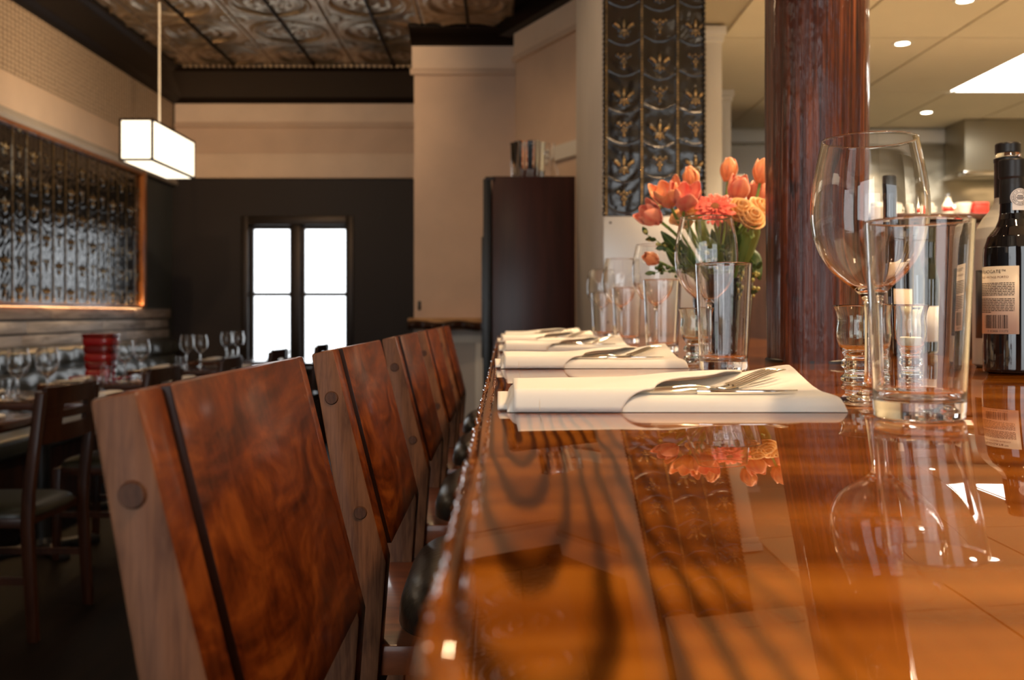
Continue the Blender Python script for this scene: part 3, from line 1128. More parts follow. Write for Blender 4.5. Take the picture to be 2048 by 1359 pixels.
def goblet():
    foot = [(0.0, 0.0), (0.037, 0.0), (0.0390, 0.0006), (0.0395, 0.0014), (0.0385, 0.0022)]
    out = spline([(0.0385, 0.0022), (0.024, 0.0042), (0.011, 0.0085), (0.0055, 0.019), (0.0042, 0.034), (0.0040, 0.06), (0.0043, 0.084), (0.0062, 0.0955), (0.013, 0.1035), (0.024, 0.112),
                  (0.035, 0.1225), (0.0437, 0.136), (0.0492, 0.151), (0.0517, 0.167), (0.0520, 0.180), (0.0506, 0.198), (0.0475, 0.216), (0.0445, 0.231), (0.0424, 0.2410)], 4)
    rim = [(0.0423, 0.2418), (0.0420, 0.2423), (0.0417, 0.2424), (0.0414, 0.2422), (0.0412, 0.2417)]
    inn = spline([(0.0412, 0.2410), (0.0433, 0.231), (0.0464, 0.216), (0.0495, 0.198), (0.0509, 0.180), (0.0506, 0.167), (0.0481, 0.1515), (0.0426, 0.137), (0.0341, 0.1242), (0.0232, 0.1140), (0.012, 0.1063), (0.004, 0.1040), (0.0, 0.1038)], 4)
    return foot[:-1] + out + rim + inn


GOB = goblet()
PINT = [(0.0, 0.0), (0.031, 0.0), (0.0328, 0.0006), (0.0335, 0.0020), (0.0338, 0.005), (0.0404, 0.1530), (0.0405, 0.1540), (0.0402, 0.1547), (0.0396, 0.1550), (0.0390, 0.1547), (0.0387, 0.1540),
        (0.0325, 0.022), (0.0315, 0.0175), (0.0295, 0.0150), (0.026, 0.0136), (0.0, 0.0128)]
VOTIVE_RAW = [(0.0, 0.0), (0.017, 0.0), (0.0195, 0.002), (0.0195, 0.007), (0.0150, 0.0115), (0.0160, 0.016), (0.0195, 0.020), (0.0185, 0.026), (0.0155, 0.030),
          (0.0205, 0.040), (0.0245, 0.052), (0.0250, 0.062), (0.0238, 0.074), (0.0255, 0.084), (0.0290, 0.0915), (0.0285, 0.0922), (0.0272, 0.0915), (0.0238, 0.084),
          (0.0220, 0.074), (0.0232, 0.062), (0.0226, 0.052), (0.0185, 0.041), (0.010, 0.034), (0.0, 0.0325)]

VOTIVE = VOTIVE_RAW[:2] + spline(VOTIVE_RAW[2:15], 4) + spline(VOTIVE_RAW[15:], 4)
nth = ['fifth', 'fourth', 'third', 'second', 'first']
COLM = 'from the tin-clad column'
NY = [0.812, 1.467, 2.130, 2.790, 3.420]
NX = [0.003, -0.004, -0.002, -0.008, 0.0]
seeds = [0.0, 1.2, 2.1, 3.3, 4.0]
fork0 = knife0 = wine0 = pint0 = None
WINE = [(0.337, 0.898), (0.336, 1.617), (0.350, 2.26), (0.338, 2.83), (0.354, 3.53)]
PINTS = [(0.326, 0.765), (0.318, 1.41), (0.337, 2.07), (0.343, 2.71), (0.341, 3.34)]
for i in range(5):
    nk = make_napkin('cream napkin folded into a cutlery pocket, %s on the bar %s' % (nth[i], COLM), seeds[i])
    nk.location = (NX[i], NY[i], BT)
    nk.rotation_euler = (0, 0, [0.0, 0.02, 0.0, 0.015, -0.01][i])
    lb = 'steel fork tucked in the %s bar napkin %s' % (nth[i], COLM)
    fk = make_fork(lb) if i == 0 else copy_tree(fork0, label=lb)
    fork0 = fork0 or fk
    fk.location = (NX[i] + 0.092, NY[i] + 0.022, BT + 0.0158)
    fk.rotation_euler = (0.0, 0.0, 0.40)
    lb = 'steel knife tucked in the %s bar napkin %s' % (nth[i], COLM)
    kn = make_knife(lb) if i == 0 else copy_tree(knife0, label=lb)
    knife0 = knife0 or kn
    kn.location = (NX[i] + 0.062, NY[i] + 0.0175, BT + 0.0166)
    kn.rotation_euler = (0.0, 0.0, 0.03)
    lb = 'large clear wine glass on the bar, %s %s' % (nth[i], COLM)
    if wine0 is None:
        g = lathe_open(GOB, 72).build('wine_glass', M['glass'], ang=80)
        wine0 = g
    else:
        g = copy_tree(wine0)
    tag(g, lb, 'wine glass', 'wine glasses on the bar')
    g.location = (WINE[i][0], WINE[i][1], BT + 0.0006)
    lb = 'clear pint tumbler on the bar, %s %s' % (nth[i], COLM)
    if pint0 is None:
        g = lathe_open(PINT, 72).build('pint_glass', M['glass'], ang=60)
        pint0 = g
    else:
        g = copy_tree(pint0)
    tag(g, lb, 'tumbler', 'pint tumblers on the bar')
    g.location = (PINTS[i][0], PINTS[i][1], BT + 0.0006)

# small footed votive glasses
v0 = lathe_open(VOTIVE, 48).build('votive_glass', M['green_glass'], ang=80)
tag(v0, 'small flared votive glass at the foot of the log column', 'votive glass', 'votive glasses on the bar')
v0.location = (X(1716, 1.165), 1.165, BT + 0.0006)
v1 = copy_tree(v0)
v1['label'] = 'small flared votive glass with a white candle, behind a pint tumbler'
v1.location = (X(1815, 1.21), 1.21, BT + 0.0006)
v2 = copy_tree(v0)
v2['label'] = 'small flared votive glass beside the flower vase'
v2.location = (X(1390, 1.68), 1.68, BT + 0.0006)
cd = thing('tealight_candle', 'white tealight candle inside a small votive glass', 'candle', (v1.location[0], 1.21, BT + 0.042))
MB().lathe([(0.0, 0.0), (0.0165, 0.0), (0.0172, 0.001), (0.0172, 0.010), (0.015, 0.011), (0.0, 0.0105)], 24).build('wax', M['wax'], cd)
MB().tube([(0, 0, 0.010), (0.0006, 0, 0.016)], 0.0007, 6).build('wick', M['ink'], cd)

# ================================================================== BOTTLES


def wrap(verts, r_, a0):
    """x along the arc (metres, 0 at angle a0), z up -> cylinder; y becomes radial lift"""
    out = []
    for (x, y, z) in verts:
        a = a0 + x / r_
        out.append(((r_ + y) * math.cos(a), (r_ + y) * math.sin(a), z))
    return out


def text_mesh(txt, size, x, z, lift, align='LEFT', squash=1.0):
    c = bpy.data.curves.new('lettering', 'FONT')
    c.body = txt
    c.size = size
    c.align_x = align
    c.extrude = 0.0
    c.resolution_u = 2
    o = bpy.data.objects.new('lettering', c)
    COL.objects.link(o)
    dg = bpy.context.evaluated_depsgraph_get()
    me = bpy.data.meshes.new_from_object(o.evaluated_get(dg))
    vs_ = [(x + v.co.x * squash, lift, z + v.co.y) for v in me.vertices]
    fs_ = [tuple(p.vertices) for p in me.polygons]
    bpy.data.objects.remove(o)
    bpy.data.curves.remove(c)
    bpy.data.meshes.remove(me)
    return vs_, fs_


def wpatch(name, m_, parent, r_, a0, x0, x1, z0, z1, lift=0.0004, thick=True, n=16):
    """a piece of paper wrapped around a cylinder"""
    b_ = MB()
    pts = MB().grid(lambda u, v: (x0 + u * (x1 - x0), lift, z0 + v * (z1 - z0)), n, 1)
    b_.add(wrap(pts.v, r_, a0), pts.f)
    return b_.build(name, m_, parent, ang=80, solid=0.0003 if thick else 0)


# port bottle
BP = (X(2025, 1.36), 1.36)
port = thing('port_bottle', 'black port wine bottle with a cream back label and round neck seal', 'bottle', (BP[0], BP[1], BT))
PR = 0.0375
lathe_open([(0.0, 0.002), (0.030, 0.0), (PR - 0.001, 0.002), (PR, 0.006), (PR, 0.165), (PR - 0.001, 0.175), (0.032, 0.190), (0.022, 0.203), (0.0180, 0.213), (0.0165, 0.222),
            (0.0160, 0.24), (0.0, 0.24)], 56).build('glass_body', M['dark_bottle'], port, ang=80)
lathe_open([(0.0, 0.236), (0.0166, 0.236), (0.0166, 0.262), (0.0160, 0.270), (0.0178, 0.272), (0.0180, 0.2955), (0.0170, 0.297), (0.0, 0.297)], 48).build('capsule', M['capsule'], port, ang=50)
A_L = -PI / 2 - 1.08          # direction of the label centre line (towards the camera, a little left)
lab = wpatch('back_label', M['label'], port, PR, A_L, -0.046, 0.0305, 0.055, 0.148)
tx = MB()
for (s_, sz, x_, z_, al) in (('TAYLOR FLADGATE\u2122', 0.0066, 0.0150, 0.1385, 'RIGHT'), ('5  013626 111273', 0.0040, 0.0175, 0.0575, 'RIGHT')):
    vs_, fs_ = text_mesh(s_, sz, x_, z_, 0.0009, al, 1.0)
    tx.add(wrap(vs_, PR, A_L), fs_)
rr = random.Random(11)
z = 0.1265
lines = [1] * 8 + [0] + [1] * 9
for k, on in enumerate(lines):
    z -= 0.00232 if on else 0.0030
    if not on:
        continue
    x = -0.040
    end = 0.0250 if k < len(lines) - 1 else -0.006
    while x < end:
        wl = min(rr.uniform(0.002, 0.0062), end - x)
        pts = MB().grid(lambda u, v: (x + u * wl, 0.0008, z + v * 0.0011), 2, 1)
        tx.add(wrap(pts.v, PR, A_L), pts.f)
        x += wl + 0.0008
x = -0.018
while x < 0.017:
    wl = rr.choice((0.0004, 0.0007, 0.0011, 0.0016))
    pts = MB().grid(lambda u, v: (x + u * wl, 0.0008, 0.0625 + v * 0.0185), 1, 1)
    tx.add(wrap(pts.v, PR, A_L), pts.f)
    x += wl + rr.choice((0.0005, 0.0008, 0.0012))
tx.build('label_print', M['ink'], lab, smooth=False, recalc=False)
tx = MB()
vs_, fs_ = text_mesh('LATE BOTTLED VINTAGE PORTO', 0.0043, 0.018, 0.1315, 0.0009, 'RIGHT')
tx.add(wrap(vs_, PR, A_L), fs_)
tx.build('label_subtitle', M['red_ink'], lab, smooth=False, recalc=False)
# neck seal
A_S = -PI / 2 + 0.10
RS = 0.0168
seal = MB()
cx_, cz_ = 0.0, 0.243
sb = MB().grid(lambda u, v: (cx_ + v * 0.0125 * math.cos(2 * PI * u), 0.0006, cz_ + v * 0.0125 * math.sin(2 * PI * u)), 36, 6)
seal.add(wrap(sb.v, RS, A_S), sb.f)
sb = MB().grid(lambda u, v: (cx_ - 0.010 + u * 0.02, 0.0005, cz_ - 0.0175 + v * 0.010), 10, 1)
seal.add(wrap(sb.v, RS, A_S), sb.f)
so = seal.build('neck_seal', M['white_print'], port, ang=80)
ring = MB()
for (ra, rb) in ((0.0108, 0.0113), (0.0064, 0.0069)):
    sb = MB().grid(lambda u, v: (cx_ + (ra + v * (rb - ra)) * math.cos(2 * PI * u), 0.0010, cz_ + (ra + v * (rb - ra)) * math.sin(2 * PI * u)), 40, 1)
    ring.add(wrap(sb.v, RS, A_S), sb.f)
word = 'VINHO DO PORTO GARANTIA '
for k, ch in enumerate(word):
    if ch == ' ':
        continue
    vs_, fs_ = text_mesh(ch, 0.0036, 0, 0, 0.0010, 'CENTER')
    a = PI / 2 - 2 * PI * k / len(word)
    q = []
    for (x, y, z) in vs_:
        zz = z + 0.0076
        ca, sa = math.cos(a - PI / 2), math.sin(a - PI / 2)
        q.append((cx_ + x * ca - zz * sa, y, cz_ + x * sa + zz * ca))
    ring.add(wrap(q, RS, A_S), fs_)
for (zz, hw) in ((0.0022, 0.004), (0.0, 0.0055), (-0.0022, 0.0045)):
    sb = MB().grid(lambda u, v: (cx_ - hw + u * 2 * hw, 0.0010, cz_ + zz - 0.0006 + v * 0.0012), 6, 1)
    ring.add(wrap(sb.v, RS, A_S), sb.f)
ring.build('seal_print', M['ink'], so, smooth=False, recalc=False)

# frosted bottle behind it
BF = (X(2016, 1.52), 1.52)
fb = thing('frosted_bottle', 'tall frosted pale spirit bottle with black neck sleeve behind the port bottle', 'bottle', (BF[0], BF[1], BT))
FR = 0.0505
lathe_open([(0.0, 0.002), (0.044, 0.0), (FR, 0.004), (FR, 0.178), (0.0495, 0.198), (0.045, 0.216), (0.036, 0.232), (0.026, 0.244), (0.0205, 0.255), (0.0190, 0.268), (0.0190, 0.318), (0.0, 0.318)],
           56).build('glass_body', M['frosted'], fb, ang=80)
lathe_open([(0.0, 0.262), (0.0196, 0.262), (0.0196, 0.318), (0.0205, 0.319), (0.0205, 0.324), (0.0, 0.324)], 48).build('neck_sleeve', M['capsule'], fb, ang=50)
lathe_open([(0.0, 0.324), (0.0170, 0.324), (0.0185, 0.327), (0.0170, 0.332), (0.0, 0.332)], 40).build('neck_ring', M['glass'], fb, ang=60)
lathe_open([(0.0, 0.332), (0.0180, 0.332), (0.0185, 0.333), (0.0185, 0.346), (0.0172, 0.348), (0.0, 0.348)], 40).build('screw_cap', M['capsule'], fb, ang=50)
tx = MB()
for (s_, sz, x_, z_) in (('CO', 0.010, -0.010, 0.303), ('VV', 0.016, -0.010, 0.286), ('VL', 0.014, -0.012, 0.270)):
    vs_, fs_ = text_mesh(s_, sz, x_, z_, 0.0006)
    tx.add(wrap(vs_, 0.0196, -PI / 2 - 0.25), fs_)
tx.build('sleeve_print', M['white_print'], fb, smooth=False, recalc=False)
A_F = -PI / 2 - 0.55
art = wpatch('art_label', M['art_label'], fb, FR, A_F, -0.05, 0.05, 0.045, 0.150)


def blob(m_, nm, cx0, cz0, rx, rz, rot=0.0, lift=0.001):
    q = MB().grid(lambda u, v: (cx0 + v * (rx * math.cos(2 * PI * u) * math.cos(rot) - rz * math.sin(2 * PI * u) * math.sin(rot)), lift,
                                cz0 + v * (rx * math.cos(2 * PI * u) * math.sin(rot) + rz * math.sin(2 * PI * u) * math.cos(rot))), 24, 4)
    MB().add(wrap(q.v, FR, A_F), q.f).build(nm, m_, art, smooth=False, recalc=False)


blob(M['white_print'], 'art_print', -0.006, 0.120, 0.012, 0.026, 0.3)
blob(M['yellow_print'], 'art_print', -0.012, 0.090, 0.010, 0.022, 0.1, 0.0012)
blob(M['blue_print'], 'art_print', -0.010, 0.062, 0.012, 0.012, 0.0, 0.0014)
blob(M['white_print'], 'art_print', -0.016, 0.060, 0.004, 0.008, 0.5, 0.0018)
wpatch('small_label', M['label'], fb, FR, A_F, -0.034, 0.02, 0.012, 0.040)

# slimmer bottles behind the pint tumbler


def slim_bottle(name, label, px_, d, top_py, body, m_, r_=0.035, cap=None, ring=False):
    h = Z(top_py, d) - BT
    t = thing(name, label, 'bottle', (X(px_, d), d, BT))
    k = h / 0.33
    lathe_open([(0.0, 0.002), (r_ * 0.9, 0.0), (r_, 0.004), (r_, 0.175 * k), (r_ * 0.96, 0.19 * k), (r_ * 0.75, 0.208 * k), (0.0165, 0.228 * k), (0.0145, 0.245 * k), (0.0140, h - 0.02), (0.0, h - 0.02)],
               48).build('glass_body', m_, t, ang=80)
    lathe_open([(0.0, h - 0.036), (0.0152, h - 0.036), (0.0152, h - 0.026), (0.0156, h - 0.025), (0.0156, h - 0.002), (0.0145, h), (0.0, h)], 40, ).build('screw_cap', cap or M['capsule'], t, ang=50)
    if ring:
        lathe_open([(0.0, h - 0.047), (0.0150, h - 0.047), (0.0158, h - 0.042), (0.0150, h - 0.037), (0.0, h - 0.037)], 40).build('neck_ring', M['glass'], t, ang=60)
    wpatch('bottle_label', M[body], t, r_, -PI / 2 - 0.3, -0.03, 0.03, 0.03 * k, 0.12 * k)
    return t


slim_bottle('spirit_bottle', 'tall dark spirit bottle with ribbed black screw cap behind the pint tumbler', 1786, 1.86, 350, 'label', M['dark_bottle'], 0.034, ring=True)
slim_bottle('wine_bottle', 'olive wine bottle with brown capsule between two dark bottles', 1823, 1.93, 437, 'label', M['olive_bottle'], 0.030, cap=mat('brown_foil_capsule', (0.10, 0.06, 0.02), 0.35, 0.4))
slim_bottle('wine_bottle', 'short olive wine bottle standing furthest from the log column', 1870, 1.98, 452, 'white_print', M['olive_bottle'], 0.030, cap=mat('olive_foil_capsule', (0.07, 0.06, 0.025), 0.35, 0.4))
slim_bottle('wine_bottle', 'dark wine bottle with pale cap standing right by the log column', 1757, 2.12, 413, 'blue_print', M['dark_bottle'], 0.034, cap=M['white_ceramic'])

# ================================================================== FLOWERS
VD = 2.06
VASE = (X(1445, VD), VD)
vase = thing('flower_vase', 'dark glass vase full of orange tulips on the bar', 'vase', (VASE[0], VASE[1], BT))
lathe_open([(0.0, 0.0), (0.050, 0.0), (0.055, 0.004), (0.058, 0.06), (0.064, 0.13), (0.066, 0.155), (0.064, 0.156), (0.061, 0.13), (0.055, 0.06), (0.050, 0.012), (0.0, 0.010)],
           48).build('vessel', M['dark_bottle'], vase, ang=80)
lathe_open([(0.0, 0.140), (0.0605, 0.140), (0.0605, 0.142), (0.0, 0.142)], 32).build('water_surface', M['leaf'], vase)


def orient(dirv):
    """rotation taking +z onto dirv"""
    return Vector((0, 0, 1)).rotation_difference(Vector(dirv).normalized()).to_matrix().to_4x4()


def petal_mesh(h, wd, curl, open_):
    """tulip petal: base at the origin, bulging outwards along -y (local), tip up"""
    def f(u, v):
        # v along the length, u across
        a = (u - 0.5) * 2
        wv_ = wd * (math.sin(PI * (0.10 + 0.72 * v)) ** 0.75)
        out = h * (0.42 * math.sin(min(1, v * 1.25) * PI / 2) * (0.8 + open_) - 0.30 * v * v * (1 - open_) + 0.25 * open_ * v * v)
        x = a * wv_
        y = -(out - curl * a * a * wv_ * 0.55)
        return (x, y, h * v * (1 - 0.12 * open_) - h * a * a * (0.05 * v + 0.17 * v ** 4))
    b_ = MB().grid(f, 8, 10)
    o = b_.build('petal', None, None, ang=85, solid=0.0011)
    COL.objects.unlink(o)
    return o


PET = {}


def flower_base(name, label, cat, pos, tilt, m_stem, group):
    """an Empty at the vase mouth; stem runs to pos; returns (empty, head matrix)"""
    root = Vector((VASE[0] + random.uniform(-0.025, 0.025), VASE[1] + random.uniform(-0.02, 0.02), BT + 0.10))
    t = thing(name, label, cat, tuple(root), group=group)
    head = Vector(pos) - root
    dirv = Vector(tilt).normalized()
    c1 = Vector((head.x * 0.25, head.y * 0.25, head.z * 0.55))
    pts = []
    p3 = head
    p2 = head - dirv * 0.06
    for k in range(9):
        s_ = k / 8
        pts.append(((1 - s_) ** 3) * Vector((0, 0, 0)) + 3 * s_ * (1 - s_) ** 2 * c1 + 3 * s_ * s_ * (1 - s_) * p2 + s_ ** 3 * p3)
    MB().tube([tuple(p) for p in pts], 0.0032, 8).build('stem', m_stem, t, ang=80)
    return t, Matrix.Translation(head) @ orient(dirv)


def tulip(px_, py_, d, size, tilt, m_, open_, label):
    pos = (X(px_, d), d, Z(py_, d))
    h = size
    dirv = Vector(tilt).normalized()
    pos = Vector(pos) - dirv * h * 0.45
    t, H = flower_base('tulip', label, 'flower', pos, tilt, M['stem'], 'flowers in the vase')
    key = (round(h, 4), open_, m_.name)
    if key not in PET:
        o = petal_mesh(h, h * 0.36, 0.9, open_)
        o.data.materials.append(m_)
        PET[key] = o
    for k in range(6):
        o = PET[key].copy()
        COL.objects.link(o)
        o.parent = t
        sc = 1.0 if k % 2 == 0 else 0.93
        jit = random.uniform(-0.08, 0.08)
        o.matrix_local = H @ Matrix.Rotation(k * PI / 3 + random.uniform(-0.12, 0.12), 4, 'Z') @ Matrix.Rotation(jit, 4, 'X') @ Matrix.Diagonal((sc, sc * (1.0 if k % 2 == 0 else 0.82), sc, 1))
    return t


D = VD
tulip(1302, 430, D - 0.05, 0.058, (-0.75, -0.35, 0.45), M['tulip_pink'], 0.35, 'coral tulip hanging furthest out over the steel panel')
tulip(1335, 390, D - 0.06, 0.060, (-0.35, -0.45, 0.8), M['tulip'], 0.60, 'wide open orange tulip next to a red-hearted tulip')
tulip(1371, 396, D - 0.09, 0.060, (0.05, -0.55, 0.8), M['tulip_pink'], 0.55, 'open red-hearted tulip in front of the round orange tulip')
tulip(1382, 357, D + 0.02, 0.050, (-0.15, 0.0, 1.0), M['tulip'], 0.12, 'closed round orange tulip against the dark tin column')
tulip(1457, 341, D + 0.03, 0.052, (0.05, -0.05, 1.0), M['tulip'], 0.15, 'upright closed orange tulip against the white post, topmost of the bunch')
tulip(1476, 379, D - 0.03, 0.060, (0.15, -0.3, 0.9), M['tulip_pink'], 0.25, 'large coral tulip between the topmost tulip and the apricot roses')
tulip(1523, 344, D + 0.02, 0.054, (0.15, 0.0, 1.0), M['tulip'], 0.15, 'orange-red tulip half hidden by the log column')
tulip(1512, 388, D + 0.06, 0.056, (0.35, 0.1, 0.8), M['tulip_pink'], 0.3, 'pale coral tulip tucked beside the log column')
tulip(1303, 517, D - 0.06, 0.040, (-0.7, -0.5, 0.25), M['tulip'], 0.1, 'small drooping orange tulip bud low over the wine glasses')


def gerbera(px_, py_, d, r_, tilt, label):
    pos = (X(px_, d), d, Z(py_, d))
    t, H = flower_base('gerbera', label, 'flower', pos, tilt, M['stem'], 'flowers in the vase')

    def f(u, v):
        a = (u - 0.5) * 2
        wv_ = 0.0058 * math.sin(PI * (0.12 + 0.80 * v)) ** 0.6
        return (a * wv_, -(0.008 + v * (r_ - 0.008)), 0.006 * v * (1.2 - v) + 0.0015 * a * a)
    base_p = MB().grid(f, 3, 6).build('petal', M['gerbera'], None, ang=85, solid=0.0008)
    COL.objects.unlink(base_p)
    for ringn, (n, sc, zo) in enumerate(((22, 1.0, 0.0), (18, 0.74, 0.004), (14, 0.46, 0.007))):
        for k in range(n):
            o = base_p.copy()
            COL.objects.link(o)
            o.parent = t
            o.matrix_local = H @ Matrix.Translation((0, 0, zo)) @ Matrix.Rotation(2 * PI * (k + 0.5 * ringn) / n + random.uniform(-0.05, 0.05), 4, 'Z') @ Matrix.Rotation(random.uniform(-0.15, 0.1) - 0.12 * ringn, 4, 'X') @ Matrix.Scale(sc, 4)
    q = lathe_open([(0.0, 0.002), (0.010, 0.003), (0.012, 0.008), (0.007, 0.012), (0.0, 0.013)], 20)
    q.moved(H).build('flower_center', M['gold_center'], t)
    return t


gerbera(1430, 419, D - 0.11, 0.042, (-0.15, -0.80, 0.65), 'coral gerbera daisy at the front of the bunch')


def rose(px_, py_, d, r_, tilt, label):
    pos = (X(px_, d), d, Z(py_, d))
    dirv = Vector(tilt).normalized()
    pos = Vector(pos) - dirv * r_ * 0.8
    t, H = flower_base('rose', label, 'flower', pos, tilt, M['stem'], 'flowers in the vase')
    nlay = [(3, 0.35, 1.75), (4, 0.58, 1.62), (5, 0.82, 1.42), (6, 1.05, 1.15)]
    for li, (n, rr_, hh_) in enumerate(nlay):
        def f(u, v, rr_=rr_, hh_=hh_, n=n):
            a = (u - 0.5) * 2 * (PI / n) * 1.35
            q = rr_ * r_ * (math.sin(min(1, v * 1.15) * PI / 2) ** 0.7 + 0.16 * max(0, v - 0.75) / 0.25 * (0.4 + rr_))
            return (q * math.sin(a), -q * math.cos(a), r_ * hh_ * v * (1 - 0.10 * (2 * u - 1) ** 4 * v))
        bp = MB().grid(f, 8, 8).build('petal', M['rose'], None, ang=85, solid=0.001)
        COL.objects.unlink(bp)
        for k in range(n):
            o = bp.copy()
            COL.objects.link(o)
            o.parent = t
            o.matrix_local = H @ Matrix.Rotation(2 * PI * k / n + li * 0.7, 4, 'Z')
    return t


rose(1480, 424, D - 0.07, 0.026, (0.1, -0.75, 0.65), 'apricot rose right beside the coral gerbera')
rose(1500, 437, D - 0.08, 0.024, (0.3, -0.8, 0.5), 'apricot rose lowest of three next to the log column')
rose(1520, 424, D - 0.02, 0.027, (0.5, -0.6, 0.6), 'apricot rose touching the log column')
rose(1386, 424, D - 0.05, 0.024, (-0.2, -0.6, 0.7), 'yellow apricot rose under the open tulips')
rose(1366, 436, D - 0.02, 0.022, (-0.5, -0.5, 0.7), 'yellow apricot rose lowest under the wide open orange tulip')


def leaf_sprig(label, pts, wd, m_, name='leaf_blade'):
    """a broad leaf along a polyline of (px, py, depth)"""
    P = [Vector((X(a, d), d, Z(c, d))) for (a, c, d) in pts]
    base_ = P[0].copy()
    t = thing(name, label, 'leaf', tuple(base_), group='leaves in the vase')

    def bez(s_):
        n = len(P) - 1
        r_ = Vector((0, 0, 0))
        for k in range(n + 1):
            r_ += math.comb(n, k) * (1 - s_) ** (n - k) * s_ ** k * P[k]
        return r_ - base_

    def f(u, v):
        c = bez(v)
        tg = (bez(min(1, v + 0.02)) - bez(max(0, v - 0.02))).normalized()
        side = tg.cross(Vector((0, 1, 0.25))).normalized()
        nrm = side.cross(tg)
        a = (u - 0.5) * 2
        ww = wd * math.sin(PI * (0.06 + 0.93 * v)) ** 0.75
        p = c + side * a * ww + nrm * (0.35 * ww * a * a)
        return tuple(p)
    MB().grid(f, 6, 14).build('blade', m_, t, ang=85, solid=0.0009)
    MB().tube([tuple(bez(k / 8) - Vector((0, 0.0006, 0))) for k in range(9)], [0.0018 - 0.0016 * k / 8 for k in range(9)], 6).build('midrib', M['light_leaf'], t)
    return t


leaf_sprig('long dark tulip leaf reaching out below the coral tulip over the steel panel', [(1430, 580, D), (1370, 520, D - 0.03), (1322, 462, D - 0.05)], 0.017, M['leaf'])
leaf_sprig('dark pointed leaf low over the second row of wine glasses', [(1425, 590, D - 0.02), (1370, 545, D - 0.06), (1332, 500, D - 0.09)], 0.014, M['leaf'])
leaf_sprig('slim light green leaf rising behind the wide open orange tulip', [(1425, 580, D), (1412, 470, D + 0.02), (1385, 400, D + 0.02)], 0.010, M['light_leaf'])
leaf_sprig('broad folded green leaf curling below the apricot roses', [(1470, 580, D - 0.02), (1520, 420, D - 0.06), (1502, 478, D - 0.10)], 0.017, M['light_leaf'])
leaf_sprig('dark broad leaf hanging between vase and log column', [(1462, 570, D), (1500, 470, D - 0.02), (1520, 560, D - 0.05)], 0.022, M['leaf'])
leaf_sprig('dark leaf standing upright under the coral gerbera', [(1440, 585, D), (1440, 520, D - 0.04), (1425, 455, D - 0.06)], 0.016, M['leaf'])
leaf_sprig('light leaf folded over under the coral gerbera', [(1450, 585, D), (1455, 500, D - 0.05), (1400, 470, D - 0.08)], 0.013, M['light_leaf'])
leaf_sprig('wide dark leaf spreading over the vase rim', [(1455, 575, D), (1480, 500, D - 0.04), (1470, 450, D - 0.05)], 0.020, M['leaf'])

# berry sprigs of filler green


def sprig(label, pts, n, m_b):
    P = [Vector((X(a, d), d, Z(c, d))) for (a, c, d) in pts]
    base_ = P[0].copy()
    t = thing('greenery_sprig', label, 'greenery', tuple(base_), group='filler sprigs in the vase')

    def bez(s_):
        return (1 - s_) ** 2 * P[0] + 2 * s_ * (1 - s_) * P[1] + s_ * s_ * P[2] - base_
    MB().tube([tuple(bez(k / 10)) for k in range(11)], [0.002 - 0.0012 * k / 10 for k in range(11)], 6).build('twig', M['stem'], t)
    bb = MB()
    q = lathe_open([(0, -0.0045), (0.0034, -0.003), (0.0046, 0.0), (0.0034, 0.0035), (0, 0.005)], 10)
    bud0 = None
    for k in range(n):
        s_ = 0.45 + 0.55 * k / max(1, n - 1)
        c = bez(s_) + Vector((random.uniform(-0.012, 0.012), random.uniform(-0.012, 0.012), random.uniform(-0.010, 0.012)))
        if bud0 is None:
            bud0 = q.build('bud', m_b, t, ang=80)
            o = bud0
        else:
            o = bud0.copy()
            COL.objects.link(o)
        o.location = c
        sc = random.uniform(0.7, 1.15)
        o.scale = (sc, sc, sc)
        lf = MB().grid(lambda u, v: ((u - 0.5) * 0.011 * math.sin(PI * v) ** 0.8, 0, v * 0.022), 4, 5).moved(orient((random.uniform(-1, 1), random.uniform(-1, 0.2), random.uniform(-0.2, 1))))
        lo = lf.build('leaflet', M['leaf'], t, solid=0.0006)
        lo.location = bez(s_)
    return t


sprig('budded twig reaching over the steel panel', [(1420, 580, D), (1350, 500, D - 0.04), (1295, 470, D - 0.06)], 8, M['bud'])
sprig('dark leafy twig drooping over the wine glasses', [(1420, 590, D), (1360, 530, D - 0.08), (1310, 545, D - 0.12)], 9, M['leaf'])
sprig('leafy twig with green buds beside the log column', [(1470, 590, D), (1500, 560, D - 0.05), (1512, 540, D - 0.10)], 9, M['bud'])
sprig('leafy twig with pale buds hanging at the log column foot', [(1470, 600, D), (1490, 590, D - 0.06), (1505, 575, D - 0.10)], 8, M['bud'])
sprig('bushy green twig under the coral gerbera', [(1440, 590, D), (1440, 530, D - 0.08), (1412, 500, D - 0.12)], 10, M['bud'])
sprig('bushy green twig over the vase rim by the gerbera', [(1440, 590, D), (1470, 540, D - 0.08), (1455, 500, D - 0.12)], 10, M['leaf'])

# ================================================================== TIN CLAD COLUMN FACE


